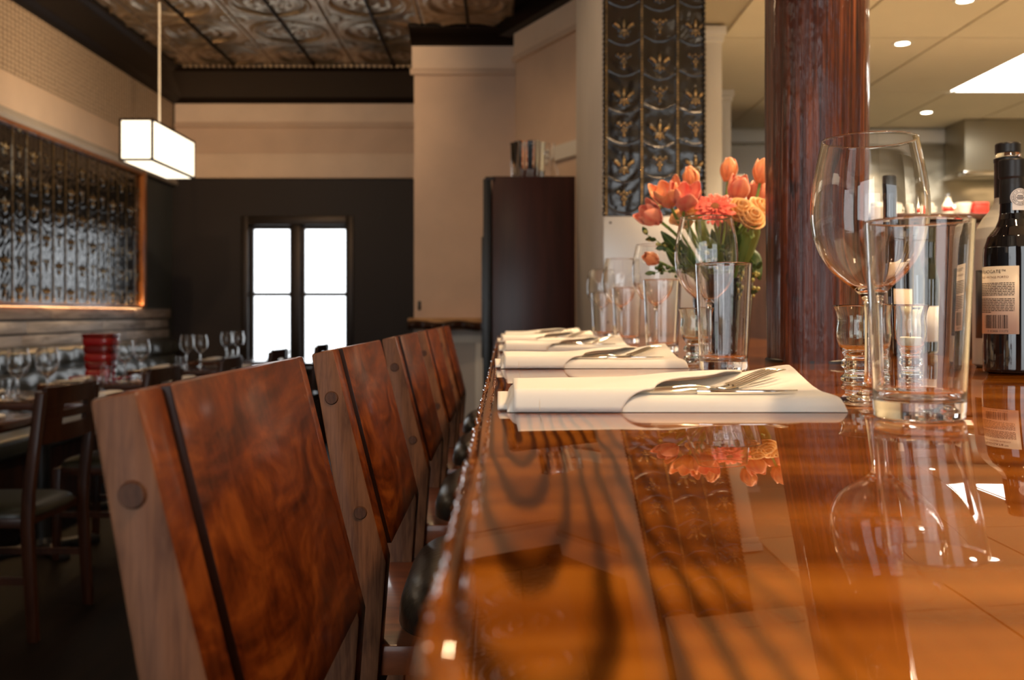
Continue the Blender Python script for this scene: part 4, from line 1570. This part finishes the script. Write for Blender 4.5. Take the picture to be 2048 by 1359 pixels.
def tin_relief(Uu, Vv, w_=0.139):
    P_ = w_ * 1.92
    col_ = np.floor(Uu / w_)
    du = Uu - col_ * w_
    e = np.minimum(du, w_ - du)
    h = 0.0068 * np.exp(-(e / (0.034 * w_)) ** 2) * (0.75 + 0.25 * np.cos(2 * PI * Vv / (0.09 * w_)))
    x = (du - w_ / 2) / w_
    off = np.where(np.mod(col_, 2) == 0, 0.0, P_ / 2)
    yv = np.mod(Vv + off, P_) / w_ - P_ / w_ / 2       # -0.96..0.96

    def el(cx0, cy0, rx, ry, rot, a):
        c, s_ = math.cos(rot), math.sin(rot)
        X_ = (x - cx0) * c + (yv - cy0) * s_
        Y_ = -(x - cx0) * s_ + (yv - cy0) * c
        return a * np.exp(-((X_ / rx) ** 2 + (Y_ / ry) ** 2) ** 1.3)
    A = 0.008
    y0 = 0.42
    fl = [el(0, y0 + 0.13, 0.038, 0.14, 0, A), el(-0.17, y0 + 0.08, 0.036, 0.10, 0.8, A), el(0.17, y0 + 0.08, 0.036, 0.10, -0.8, A),
          el(-0.245, y0 + 0.13, 0.034, 0.04, 0, A), el(0.245, y0 + 0.13, 0.034, 0.04, 0, A), el(0, y0 - 0.05, 0.13, 0.022, 0, A * 0.8),
          el(0, y0 - 0.15, 0.034, 0.07, 0, A), el(-0.09, y0 - 0.13, 0.026, 0.06, -0.6, A * 0.9), el(0.09, y0 - 0.13, 0.026, 0.06, 0.6, A * 0.9)]
    y1 = -0.42
    for (cx0, cy0) in ((0, 0.0), (-0.085, 0.07), (0.085, 0.07), (-0.17, 0.12), (0.17, 0.12), (-0.045, -0.075), (0.045, -0.075), (0, -0.15), (0, -0.22), (0, 0.12)):
        fl.append(el(cx0, y1 + cy0, 0.034, 0.034, 0, A * 0.9))
    for yc in (0.12, -0.74):
        sw = yc - 0.20 * np.cos(PI * x) + 0.06
        fl.append(0.0028 * np.exp(-((yv - sw) / 0.016) ** 2) * (0.6 + 0.4 * np.cos(2 * PI * x / 0.06)))
    for q in fl:
        h = np.maximum(h, q)
    h += 0.0007 * np.sin(Uu * 61 + 3 * np.sin(Vv * 23)) * np.sin(Vv * 47 + 2 * np.sin(Uu * 31))
    return h


def relief_mesh(name, parent, m_, u0, u1, v0, v1, step, w_, place_fn, edge=0.0):
    nu, nv = int((u1 - u0) / step), int((v1 - v0) / step)
    uu, vv = np.meshgrid(np.linspace(u0, u1, nu + 1), np.linspace(v0, v1, nv + 1))
    hh = tin_relief(uu - u0, vv - v0, w_)
    co = place_fn(uu, vv, hh).reshape(-1, 3)
    me = bpy.data.meshes.new(name)
    idx = np.arange((nu + 1) * (nv + 1)).reshape(nv + 1, nu + 1)
    q = np.stack([idx[:-1, :-1], idx[:-1, 1:], idx[1:, 1:], idx[1:, :-1]], -1).reshape(-1, 4)
    me.vertices.add(len(co))
    me.vertices.foreach_set('co', co.ravel())
    me.loops.add(q.size)
    me.loops.foreach_set('vertex_index', q.ravel())
    me.polygons.add(len(q))
    me.polygons.foreach_set('loop_start', np.arange(len(q)) * 4)
    me.polygons.foreach_set('loop_total', np.full(len(q), 4))
    me.update(calc_edges=True)
    me.validate()
    me.shade_smooth()
    at_ = me.attributes.new('relief', 'FLOAT', 'POINT')
    at_.data.foreach_set('value', (hh / 0.0075).astype(np.float32).ravel())
    me.materials.append(m_)
    o = bpy.data.objects.new(name, me)
    COL.objects.link(o)
    o.parent = parent
    return o


zt = Z(432, PY0)
tincol = thing('tin_column_cladding', 'black embossed tin sheet with fleur de lis cladding the partition end', 'tin panel', (PX0, PY0, zt))
relief_mesh('embossed_sheet', tincol, M['tin'], 0.012, PX1 - PX0 - 0.012, 0.0, 1.30, 0.0026, 0.1365,
            lambda u, v, h: np.stack([u, -0.006 - h * 1.1, v], -1))
for xx in (0.006, PX1 - PX0 - 0.006):
    bead = MB()
    n = 0
    z = 0.0
    while z < 1.30:
        bead.lathe([(0.003, 0.0), (0.0065, 0.004), (0.0075, 0.009), (0.0065, 0.014), (0.003, 0.018)], 8, (xx, -0.009, z))
        z += 0.0195
    bead.build('beaded_edge', M['tin'], tincol)
MB().box(0.002, PX1 - PX0 - 0.002, -0.004, -0.0005, 0.0, 1.30).build('backing', M['capsule'], tincol)
# steel sheet below the tin
ss = thing('steel_splash_panel', 'plain brushed steel sheet below the embossed tin on the partition end', 'steel panel', (PX0, PY0, BT))
MB().box(0.004, PX1 - PX0 - 0.004, -0.005, -0.0005, -0.0, zt - BT - 0.002).build('sheet', M['satin_steel'], ss, bevel=0.001)
for (xx, zz) in ((0.03, zt - BT - 0.025), (0.36, zt - BT - 0.025), (0.03, 0.05)):
    lathe_open([(0.0, 0.0), (0.005, 0.0), (0.004, 0.002), (0.0, 0.0025)], 12).moved(Matrix.Translation((xx, -0.005, zz)) @ Matrix.Rotation(PI / 2, 4, 'X')).build('screw', M['dark_metal'], ss)

# ================================================================== LEFT WALL TIN PANEL
tz0, tz1 = 1.215, 2.395
ty0, ty1 = 1.2, X(0, 1) and (WX * F / (276 - VX))
tp = thing('tin_wall_panel', 'huge framed embossed tin panel glinting on the side wall', 'tin panel', (WX, 0, 0))
relief_mesh('embossed_sheet', tp, M['tin'], ty0, ty1, tz0, tz1, 0.0075, 0.195,
            lambda u, v, h: np.stack([0.012 + h * 1.5, u, v], -1))
MB().box(0.002, 0.055, ty1, ty1 + 0.07, tz0 - 0.0, tz1 + 0.03).build('frame_side', M['frame_wood'], tp, bevel=0.004)
MB().box(0.002, 0.055, ty0 - 0.07, ty0, tz0 - 0.0, tz1 + 0.03).build('frame_side', M['frame_wood'], tp, bevel=0.004)
MB().box(0.002, 0.055, ty0, ty1, tz1, tz1 + 0.022).build('frame_top', M['frame_wood'], tp, bevel=0.004)
MB().box(0.030, 0.040, ty0, ty1, tz0 - 0.001, tz0 + 0.005).build('light_strip', M['strip_glow'], tp)
MB().box(0.048, 0.060, ty0, ty1, tz0 - 0.008, tz0 + 0.016).build('frame_lip', M['frame_wood'], tp)

# ================================================================== BANQUETTE
bq = thing('banquette', 'long dark button-tufted leather banquette under the plank wall', 'banquette', (WX, 0, 0))
BQ0, BQ1 = 1.0, 9.35


def tuft(u, v):
    y = BQ0 + u * (BQ1 - BQ0)
    z = 0.46 + v * 0.47
    row = v * 3.0
    ph = 2 * PI * y / 0.26 + (PI if int(row) % 2 else 0)
    k = row - math.floor(row)
    puff = (math.sin(PI * min(max(k, 0), 1)) ** 0.55) * (0.8 + 0.2 * math.cos(ph))
    x = 0.16 - 0.06 * v + 0.045 * puff - 0.05 * max(0, (v - 0.93) / 0.07)
    return (x, y, z - 0.012 * math.cos(ph) * math.sin(PI * k))


MB().grid(tuft, 330, 30).build('tufted_back', M['banquette'], bq, ang=80, solid=0.01)
MB().box(0.045, 0.12, BQ0, BQ1, 0.1, 0.90).build('back_frame', M['cabinet'], bq)
MB().box(0.13, 0.60, BQ0, BQ1, 0.36, 0.47).build('seat_cushion', M['banquette'], bq, bevel=0.03, seg=4)
MB().box(0.06, 0.55, BQ0, BQ1, 0.0, 0.36).build('base', M['cabinet'], bq)

# ================================================================== DINING TABLES AND CHAIRS
TX0, TX1, TZT = -2.68, -1.84, 0.75
TYC = [3.62, 4.78, 5.95, 7.30, 8.60]
tord = ['fifth dining table from', 'fourth dining table from', 'third dining table from', 'second dining table from', 'dining table nearest']


def make_table(label):
    t = thing('dining_table', label, 'table', group='dining tables along the banquette')
    MB().box(-0.42, 0.42, -0.36, 0.36, 0.715, 0.75).build('table_top', M['table_wood'], t, bevel=0.005)
    lathe_open([(0.0, 0.0), (0.05, 0.0), (0.036, 0.02), (0.034, 0.65), (0.06, 0.68), (0.09, 0.714), (0.0, 0.714)], 24).moved(Matrix.Translation((0, 0, 0.03))).build('pedestal', M['black'], t) if False else \
        lathe_open([(0.0, 0.03), (0.05, 0.03), (0.036, 0.06), (0.034, 0.66), (0.06, 0.69), (0.09, 0.7148), (0.0, 0.7148)], 24).build('pedestal', M['black'], t)
    for a in (0, PI / 2):
        MB().box(-0.27, 0.27, -0.03, 0.03, 0.0, 0.035).moved(Matrix.Rotation(a + PI / 4, 4, 'Z')).build('foot_bar', M['black'], t, bevel=0.006)
    return t


def make_chair(label):
    """faces -x, origin on the floor under the middle of the back legs"""
    t = thing('dining_chair', label, 'chair', group='dining chairs facing the banquette')
    HW = 0.225
    for s_ in (-1, 1):
        y0 = s_ * HW - 0.016
        MB().prism([(-0.015, 0.0), (0.02, 0.0), (0.0, 0.40), (0.005, 0.52), (0.045, 0.875), (0.012, 0.878), (-0.034, 0.52), (-0.04, 0.40)][::1], 'y', y0, y0 + 0.032).build('back_leg', M['chair_wood'], t, bevel=0.004)
        MB().prism([(-0.415, 0.0), (-0.385, 0.0), (-0.375, 0.43), (-0.415, 0.43)], 'y', s_ * (HW - 0.005) - 0.016, s_ * (HW - 0.005) + 0.016).build('front_leg', M['chair_wood'], t, bevel=0.004)

    def seg(ya, yb, za, zb, nm, par=t):
        b_ = MB()

        def f(sgn):
            def g_(u, v):
                y = ya + u * (yb - ya)
                z = za + v * (zb - za)
                x = 0.030 - 0.034 * (0.89 - z) / 0.35 + 0.026 * (1 - (y / HW) ** 2) + sgn * 0.009
                return (x, y, z)
            return g_
        b_.grid(f(1), 14, 2).grid(f(-1), 14, 2)
        # rims
        for (uu_) in (0, 1):
            b_.add([f(1)(uu_, 0), f(1)(uu_, 1), f(-1)(uu_, 1), f(-1)(uu_, 0)], [(0, 1, 2, 3)])
        n = 14
        for vv_ in (0, 1):
            va = [f(1)(k / n, vv_) for k in range(n + 1)] + [f(-1)(k / n, vv_) for k in range(n + 1)]
            b_.add(va, [(k, k + 1, n + 2 + k, n + 1 + k) for k in range(n)])
        return b_.build(nm, M['chair_wood'], par)
    hw = HW - 0.0165
    seg(-hw, hw, 0.825, 0.892, 'top_rail')
    seg(-hw, hw, 0.775, 0.803, 'back_slat')
    seg(-hw, hw, 0.690, 0.752, 'back_slat')
    for s_ in (-1, 1):
        for (za, zb) in ((0.8032, 0.8248), (0.7522, 0.7748)):
            seg(*(sorted((s_ * hw, s_ * 0.10))), za, zb, 'slot_block')
    MB().box(-0.41, -0.036, -HW + 0.012, HW - 0.012, 0.395, 0.43).build('seat_rail', M['chair_wood'], t, bevel=0.004)

    def cush(u, v):
        sx = math.copysign(abs(math.cos(u * 2 * PI)) ** 0.4, math.cos(u * 2 * PI))
        sy = math.copysign(abs(math.sin(u * 2 * PI)) ** 0.4, math.sin(u * 2 * PI))
        a = v * PI / 2
        rr_ = math.cos(a) ** 0.4 if v < 1 else 0
        return (-0.215 + sx * rr_ * 0.20, sy * rr_ * (HW - 0.012), 0.4305 + 0.042 * (math.sin(a) ** 0.8 if v > 0 else 0))
    MB().grid(cush, 48, 10).build('seat_pad', M['chair_pad'], t, ang=80)
    for s_ in (-1, 1):
        MB().box(-0.39, -0.02, s_ * (HW - 0.004) - 0.010, s_ * (HW - 0.004) + 0.010, 0.20, 0.225).build('stretcher', M['chair_wood'], t)
    return t


CH = [(-1.655, 3.655, 0.0), (-1.70, 4.80, 0.0), (-1.69, 5.95, 0.03), (-1.72, 7.35, -0.04), (-1.62, 8.55, -0.03)]
tb0 = ch0 = None
for i, yc in enumerate(TYC):
    lb = 'dark glossy wooden %s the bright sash window' % tord[i]
    tb = make_table(lb) if i == 0 else copy_tree(tb0, label=lb)
    tb0 = tb0 or tb
    tb.location = ((TX0 + TX1) / 2, yc, 0)
    lb = 'dark slotted-back dining chair at the %s the bright sash window' % tord[i].replace('dining ', '')
    c_ = make_chair(lb) if i == 0 else copy_tree(ch0, label=lb)
    ch0 = ch0 or c_
    c_.location = (CH[i][0], CH[i][1], 0)
    c_.rotation_euler = (0, 0, CH[i][2])

# table ware
tw0 = None
DW = [[(-2.10, 3.95), (-2.5, 3.75)], [(-2.30, 4.62), (-2.18, 4.66)], [(-2.33, 6.00), (-2.31, 6.22)], [(-2.42, 7.45), (-2.33, 7.50)], [(-2.50, 8.80), (-2.42, 8.90)]]
TUM = [(0.0, 0.0), (0.028, 0.0), (0.030, 0.002), (0.034, 0.088), (0.0345, 0.090), (0.0338, 0.0905), (0.033, 0.089), (0.0285, 0.012), (0.0, 0.010)]
tumbler0 = plate0_ = roll0 = None
for i, yc in enumerate(TYC):
    near = tord[i].replace('dining ', '') + ' the sash window'
    for (x, y) in sorted(DW[i]):
        side = 'nearer the banquette' if (x, y) == min(DW[i]) else 'nearer the chair'
        g = wine0.copy()
        COL.objects.link(g)
        g.location = (x, y, TZT + 0.0006)
        tag(g, 'clear wine glass ' + side + ' on the ' + near, 'wine glass', 'wine glasses on the dining tables')
    for (dx_, dy_) in ((-0.20, -0.06), (0.30, 0.14)):
        if tumbler0 is None:
            g = lathe_open(TUM, 28).build('water_tumbler', M['glass'], ang=60)
            tumbler0 = g
        else:
            g = tumbler0.copy()
            COL.objects.link(g)
        g.location = (-2.26 + dx_ * 0.7, yc + dy_, TZT + 0.0006)
        tag(g, 'short water tumbler ' + ('nearer the banquette' if dx_ < 0 else 'nearer the chair') + ' on the ' + near, 'tumbler', 'water tumblers on the dining tables')
    for s_ in (-1, 1):
        if plate0_ is None:
            g = lathe_open([(0.0, 0.0), (0.05, 0.0), (0.055, 0.004), (0.082, 0.011), (0.083, 0.0125), (0.080, 0.0125), (0.053, 0.0065), (0.0, 0.006)], 36).build('side_plate', M['white_ceramic'], ang=60)
            plate0_ = g
        else:
            g = plate0_.copy()
            COL.objects.link(g)
        g.location = (-2.26 + s_ * 0.29, yc - 0.22, TZT)
        tag(g, 'small white side plate ' + ('nearer the banquette' if s_ < 0 else 'nearer the chair') + ' on the ' + near, 'plate', 'side plates on the dining tables')
        if roll0 is None:
            def roll(u, v):
                a = u * 2 * PI
                rx, rz = 0.042, 0.010
                return (rx * math.copysign(abs(math.cos(a)) ** 0.6, math.cos(a)), (v - 0.5) * 0.21, 0.0105 + rz * math.copysign(abs(math.sin(a)) ** 0.6, math.sin(a)))
            q = MB().grid(roll, 24, 8)
            n = len(q.v)
            q.f.append(tuple(range(24)))
            q.f.append(tuple(range(8 * 25, 8 * 25 + 24)))
            g = q.build('rolled_napkin', M['linen'], ang=60)
            roll0 = g
        else:
            g = roll0.copy()
            COL.objects.link(g)
        g.location = (-2.26 + s_ * 0.30, yc + 0.03, TZT)
        tag(g, 'cream napkin bundle ' + ('nearer the banquette' if s_ < 0 else 'nearer the chair') + ' on the ' + near, 'napkin', 'napkins on the dining tables')

# red banded vase and its tray
rv = thing('red_tapered_vessel', 'red lacquer vessel with dark bands on a red tray', 'vessel', (-2.56, 6.20, TZT + 0.016))


def sq(r_, z, a):
    c, s_ = math.cos(a), math.sin(a)
    k = (abs(c) ** 5 + abs(s_) ** 5) ** (-1 / 5)
    return (r_ * k * c, r_ * k * s_, z)


bands = [(0.094, 0.0), (0.096, 0.05), (0.100, 0.10), (0.104, 0.15), (0.109, 0.20), (0.116, 0.25), (0.121, 0.272)]
for k in range(len(bands) - 1):
    (r0, z0), (r1, z1) = bands[k], bands[k + 1]
    zs = [(r0, z0), (r0 + 0.004, z0 + 0.006), (r1 + 0.002, z1 - 0.012), (r1 - 0.003, z1 - 0.004), (r1 - 0.003, z1)]
    q = MB()
    n = 40
    vs_ = [sq(a_, b_, 2 * PI * i_ / n) for (a_, b_) in zs for i_ in range(n)]
    fs_ = [(i_ + n * j_, (i_ + 1) % n + n * j_, (i_ + 1) % n + n * (j_ + 1), i_ + n * (j_ + 1)) for j_ in range(len(zs) - 1) for i_ in range(n)]
    if k == 0:
        fs_.append(tuple(range(n))[::-1])
    q.add(vs_, fs_).build('band', M['red_lacquer'] if k % 2 == 0 else M['dark_red'], rv, ang=50, solid=0.004)
tr = thing('red_tray', 'flat red lacquer tray under the banded red vessel', 'tray', (-2.56, 6.20, TZT))
MB().box(-0.115, 0.20, -0.20, 0.10, 0.0, 0.006).build('tray_base', M['red_lacquer'], tr, bevel=0.002)
MB().box(-0.115, -0.103, -0.20, 0.10, 0.006, 0.016).build('tray_rim', M['red_lacquer'], tr, bevel=0.002)
MB().box(0.188, 0.20, -0.20, 0.10, 0.006, 0.016).build('tray_rim', M['red_lacquer'], tr, bevel=0.002)
rv.location = (-2.56, 6.20, TZT + 0.006)
rv.scale = (0.8, 0.8, 1.0)

# ================================================================== PENDANT LAMP
ld0 = 6.30
lx0, lx1 = X(238, ld0), X(306, ld0)
lz0, lz1 = Z(321, ld0), Z(236, ld0)
ll = 0.86
pl = thing('pendant_lamp', 'long glowing box pendant lamp with thin dark frame over the tables', 'pendant lamp', ((lx0 + lx1) / 2, ld0, lz0))
hw = (lx1 - lx0) / 2
hh = lz1 - lz0
MB().box(-hw + 0.003, hw - 0.003, 0.003, ll - 0.003, 0.003, hh - 0.003).build('shade', M['lamp_shade'], pl, smooth=False)
e = 0.016
for (xa, ya) in ((-hw, 0), (hw - e, 0), (-hw, ll - e), (hw - e, ll - e)):
    MB().box(xa, xa + e, ya, ya + e, 0, hh).build('frame_bar', M['dark_metal'], pl)
for z_ in (0, hh - e):
    for xa in (-hw, hw - e):
        MB().box(xa, xa + e, e, ll - e, z_, z_ + e).build('frame_bar', M['dark_metal'], pl)
    for ya in (0, ll - e):
        MB().box(-hw + e, hw - e, ya, ya + e, z_, z_ + e).build('frame_bar', M['dark_metal'], pl)
MB().tube([(0, ll / 2, hh), (0, ll / 2, TZ - lz0 - 0.03)], 0.007, 10).build('rod', M['white_trim'], pl)
lathe_open([(0, TZ - lz0 - 0.045), (0.06, TZ - lz0 - 0.04), (0.065, TZ - lz0 - 0.015), (0.065, TZ - lz0), (0, TZ - lz0)], 28).build('canopy', M['chrome'], pl)
# its sisters further towards the street, outside the picture
for (yy, lb) in ((3.45, 'long glowing box pendant lamp in the middle of the row over the tables'), (0.6, 'long glowing box pendant lamp nearest the street windows')):
    pl2 = copy_tree(pl, label=lb)
    pl2.location = (pl.location[0], yy, lz0)
for (x, y, en, lb) in ((-0.95, 1.0, 40, 'nearest the street windows'), (-0.95, 3.8, 40, 'in the middle'), (-0.9, 5.9, 34, 'before the beige boxed wall')):  # unseen downlights, added to warm the beige dining walls
    downlight(x, y, TZ - 0.045, 'added unseen downlight to warm the dining room, in the tin ceiling ' + lb, en, 2.9)

# unseen spotlights under the tin ceiling, added only to brighten the upper walls
for (p, q, en, lb) in (((-1.55, 1.6, 3.20), (-3.2, 3.2, 2.75), 95, 'added unseen spotlight brightening the near end of the side wall'),
                       ((-1.55, 3.3, 3.20), (-3.2, 5.6, 2.75), 125, 'added unseen spotlight brightening the middle of the side wall'),
                       ((-1.55, 5.0, 3.20), (-3.2, 8.2, 2.72), 115, 'added unseen spotlight brightening the far end of the side wall'),
                       ((-1.0, 5.6, 3.20), (-1.7, 9.6, 2.85), 55, 'added unseen spotlight brightening the frieze over the sash window')):
    t = thing('added_wall_spot', lb, 'spotlight', p, group='added spotlights brightening the upper walls')
    dv = (Vector(q) - Vector(p)).normalized()
    Rm = orient(dv)
    lathe_open([(0.0, -0.09), (0.030, -0.09), (0.036, -0.06), (0.036, 0.03), (0.032, 0.032), (0.031, 0.010), (0.0, 0.008)], 28).moved(Rm).build('lamp_head', M['black'], t, ang=50)
    lathe_open([(0.0, 0.010), (0.028, 0.010), (0.028, 0.012), (0.0, 0.012)], 24).moved(Rm).build('bulb_lens', M['downlight_glow'], t)
    MB().tube([(0, 0, 0.02), (0, 0, TZ - p[2] - 0.002)], 0.008, 8).build('bracket', M['black'], t)
    l = lamp('added_wall_spot_lamp', 'SPOT', tuple(dv * 0.04), en, WARM, (0, 0, 0), 0.03, spot=1.25, blend=0.9)
    l.rotation_euler = dv.to_track_quat('-Z', 'Y').to_euler()
    l.parent = t

# ================================================================== FRIDGE AND THINGS ON IT
FY = 5.09
fx0, fx1 = X(966, FY), X(1152, FY) - 0.004
fz = Z(352, FY)
frg = thing('tall_fridge', 'tall fridge cabinet with dark mahogany side and black door edge', 'fridge', (fx0, FY, 0))
MB().box(0.048, fx1 - fx0, 0.0, 0.62, 0.03, fz).build('carcass', M['mahogany'], frg, bevel=0.004)
MB().box(0.0, 0.042, 0.0, 0.62, 0.08, fz - 0.012).build('door', M['black'], frg, bevel=0.006)
MB().box(0.012, 0.060, -0.010, -0.0005, fz - 0.022, fz - 0.004).build('hinge', M['dark_metal'], frg, bevel=0.002)
MB().box(-0.02, -0.004, 0.54, 0.565, 0.9, 1.6).build('door_handle', M['black'], frg, bevel=0.004)
MB().box(0.06, fx1 - fx0 - 0.01, 0.03, 0.60, 0.0, 0.03).build('plinth', M['black'], frg)
bk = thing('fluted_wine_bucket', 'fluted polished steel wine bucket on top of the fridge', 'bucket', (X(1056, 5.25), 5.25, fz))
wobf = lambda a, z: 1.0 + 0.075 * math.cos(6 * a + 0.4)
MB().lathe([(0.078, 0.0), (0.082, 0.004), (0.088, 0.19), (0.092, 0.20), (0.089, 0.2005), (0.084, 0.19), (0.078, 0.012), (0.01, 0.010)], 72, wob=wobf).build('vessel', M['chrome'], bk, ang=80)
MB().tube([(0.085, 0, 0.15), (0.115, 0, 0.15), (0.115, 0, 0.12), (0.085, 0, 0.12)], 0.006, 8).build('handle', M['chrome'], bk)
dc = lathe_open([(0.0, 0.0), (0.048, 0.0), (0.052, 0.004), (0.046, 0.03), (0.022, 0.10), (0.014, 0.14), (0.015, 0.19), (0.020, 0.215), (0.0185, 0.2155), (0.0135, 0.19), (0.0125, 0.14),
                 (0.020, 0.10), (0.044, 0.03), (0.046, 0.008), (0.0, 0.007)], 40).build('glass_decanter', M['glass'], ang=80)
tag(dc, 'clear glass carafe on top of the fridge beside the steel bucket', 'carafe')
dc.location = (X(1103, 5.33), 5.33, fz)

# ================================================================== KITCHEN
for (px0, px1, d, lb) in ((1412, 1444, 4.5, 'white square post with cap behind the tin clad column'), (1440, 1462, 5.76, 'white square post with cap beside the grey kitchen fridge')):
    x0, x1 = X(px0, d), X(px1, d)
    wv_ = x1 - x0
    t = thing('white_post', lb, 'post', ((x0 + x1) / 2, d + wv_ / 2, 0), group='white kitchen posts')
    h = wv_ / 2
    MB().box(-h, h, -h, h, 0.12, KZ - 0.075).build('shaft', M['white_trim'], t, bevel=0.003)
    MB().box(-h - 0.008, h + 0.008, -h - 0.008, h + 0.008, KZ - 0.075, KZ - 0.045).box(-h - 0.018, h + 0.018, -h - 0.018, h + 0.018, KZ - 0.045, KZ - 0.001).build('cap', M['white_trim'], t, bevel=0.004)
    MB().box(-h - 0.01, h + 0.01, -h - 0.01, h + 0.01, 0.0, 0.12).build('plinth', M['white_trim'], t, bevel=0.004)

kf = thing('kitchen_fridge', 'grey steel kitchen fridge behind the flowers', 'fridge', (X(1441, 6.2), 6.2, 0))
kw = 0.72
MB().box(0.0, kw, 0.03, 0.70, 0.08, Z(288, 6.2)).build('body', mat('grey_steel_paint', (0.36, 0.37, 0.36), 0.35, 0.3), kf, bevel=0.006)
MB().box(0.004, kw - 0.004, 0.0, 0.028, 0.10, 1.45).build('door', mat('grey_steel_door', (0.38, 0.39, 0.38), 0.32, 0.3), kf, bevel=0.006)
MB().box(0.004, kw - 0.004, 0.0, 0.028, 1.46, Z(288, 6.2) - 0.004).build('door', kf.children[0].active_material if kf.children else M['brushed'], kf, bevel=0.006)
MB().box(kw - 0.06, kw - 0.04, -0.03, -0.002, 0.9, 1.35).build('door_handle', M['chrome'], kf, bevel=0.004)
MB().box(0.02, kw - 0.02, 0.05, 0.66, 0.0, 0.08).build('plinth', M['black'], kf)

# extractor hood
hd = 6.62
hxx = X(1930, hd)
hood = thing('extractor_hood', 'large brushed steel extractor hood under the kitchen ceiling', 'hood', (hxx, hd, 0))
hz0 = Z(350, hd)
MB().box(0.0, 1.05, 0.0, KY - 0.02 - hd, hz0 + 0.03, KZ - 0.002).build('body', mat('hood_steel', (0.40, 0.36, 0.27), 0.38, 0.8), hood, bevel=0.004)
MB().box(-0.012, 1.05, -0.012, KY - 0.02 - hd, hz0, hz0 + 0.03).build('rim', M['chrome'], hood, bevel=0.004)
hl = lamp('hood_fill_light', 'AREA', (hxx + 0.5, hd + 0.12, hz0 - 0.01), 0.7, WARM, (0, 0, 0), 0.5, 0.12)  # fill light added under the hood to brighten the kitchen

# pass shelf, dark cabinet between bar and kitchen
PD = 4.64
pz = Z(426, PD)
pc = thing('pass_cabinet', 'dark wooden pass cabinet with cups on its top between bar and kitchen', 'cabinet', (X(1480, PD), PD, 0))
pw = 2.2
MB().box(0.0, pw, 0.02, 0.40, 0.08, pz - 0.03).build('carcass', M['cabinet'], pc, bevel=0.003)
MB().box(-0.02, pw + 0.02, -0.01, 0.42, pz - 0.03, pz).build('top_board', M['cabinet'], pc, bevel=0.004)
for k in range(4):
    dr = MB().box(k * pw / 4 + 0.008, (k + 1) * pw / 4 - 0.008, 0.0, 0.019, 0.10, pz - 0.05).build('door', M['cabinet'], pc, bevel=0.003)
    lathe_open([(0, 0), (0.012, 0.004), (0.014, 0.014), (0.0, 0.020)], 14).moved(Matrix.Translation((k * pw / 4 + 0.06, 0.0, 0.9)) @ Matrix.Rotation(PI / 2, 4, 'X')).build('knob', M['chrome'], dr)
MB().box(0.02, pw - 0.02, 0.06, 0.38, 0.0, 0.08).build('plinth', M['black'], pc)

CUP = [(0.0, 0.0), (0.022, 0.0), (0.026, 0.004), (0.036, 0.05), (0.037, 0.062), (0.0355, 0.0625), (0.033, 0.05), (0.022, 0.008), (0.0, 0.007)]
cups = [(1757, 0.0, 'white cup on the pass cabinet closest to the log column'), (1815, 0.03, 'white cup on the pass cabinet next to a dark bottle neck'),
        (1855, 0.02, 'white cup on the pass cabinet beside the red capped bottle'), (1880, 0.16, 'white cup on the pass cabinet behind the red capped bottle'),
        (1927, 0.0, 'white cup on the pass cabinet beside the red box')]
for (px_, dy_, lb) in cups:
    t = thing('coffee_cup', lb, 'cup', (X(px_, PD + 0.12), PD + 0.12 + dy_, pz), group='white cups on the pass cabinet')
    lathe_open(CUP, 28).build('bowl', M['white_ceramic'], t, ang=70)
    MB().tube([(0.033, 0, 0.045), (0.052, 0, 0.042), (0.052, 0, 0.024), (0.029, 0, 0.02)], 0.004, 8).build('handle', M['white_ceramic'], t)
rb = thing('red_box', 'small red box on the pass cabinet', 'box', (X(1958, PD + 0.1), PD + 0.1, pz))
MB().box(-0.033, 0.033, -0.03, 0.03, 0.0, 0.048).build('body', M['red_plastic'], rb, bevel=0.003)
MB().box(-0.0345, 0.0345, -0.0315, 0.0315, 0.048, 0.060).build('lid', M['red_plastic'], rb, bevel=0.003)
sb_ = thing('sauce_bottle', 'little glass bottle with red label on the pass cabinet', 'bottle', (X(1896, PD + 0.08), PD + 0.08, pz))
lathe_open([(0.0, 0.0), (0.024, 0.0), (0.026, 0.003), (0.026, 0.045), (0.014, 0.065), (0.011, 0.085), (0.0, 0.085)], 24).build('body', M['white_ceramic'], sb_)
lathe_open([(0.0, 0.085), (0.013, 0.085), (0.013, 0.10), (0.0, 0.101)], 20).build('cap', M['chrome'], sb_)
wpatch('band_label', M['red_plastic'], sb_, 0.026, -PI / 2, -0.04, 0.04, 0.014, 0.040)
jr = thing('glass_jar', 'small glass jar between sauce bottle and white cup on the pass cabinet', 'jar', (X(1911, PD + 0.14), PD + 0.14, pz))
lathe_open([(0.0, 0.0), (0.022, 0.0), (0.025, 0.004), (0.025, 0.040), (0.019, 0.048), (0.0, 0.048)], 24).build('body', mat('grey_jar_glass', (0.30, 0.28, 0.22), 0.1, coat=0.6), jr)
lathe_open([(0.0, 0.048), (0.020, 0.048), (0.020, 0.060), (0.0, 0.061)], 24).build('lid', M['chrome'], jr)
# paper roll near the white post
pr = thing('paper_roll', 'upright white paper roll on the pass cabinet behind the tulips', 'paper roll', (X(1427, PD + 0.02) + 0.03, PD + 0.1, pz))
pr.location = (X(1485, PD) + 0.0, PD + 0.10, pz)
lathe_open([(0.0, 0.0), (0.045, 0.0), (0.046, 0.002), (0.046, 0.19), (0.045, 0.192), (0.018, 0.192), (0.017, 0.15), (0.0, 0.15)], 28).build('roll', M['white_ceramic'], pr)
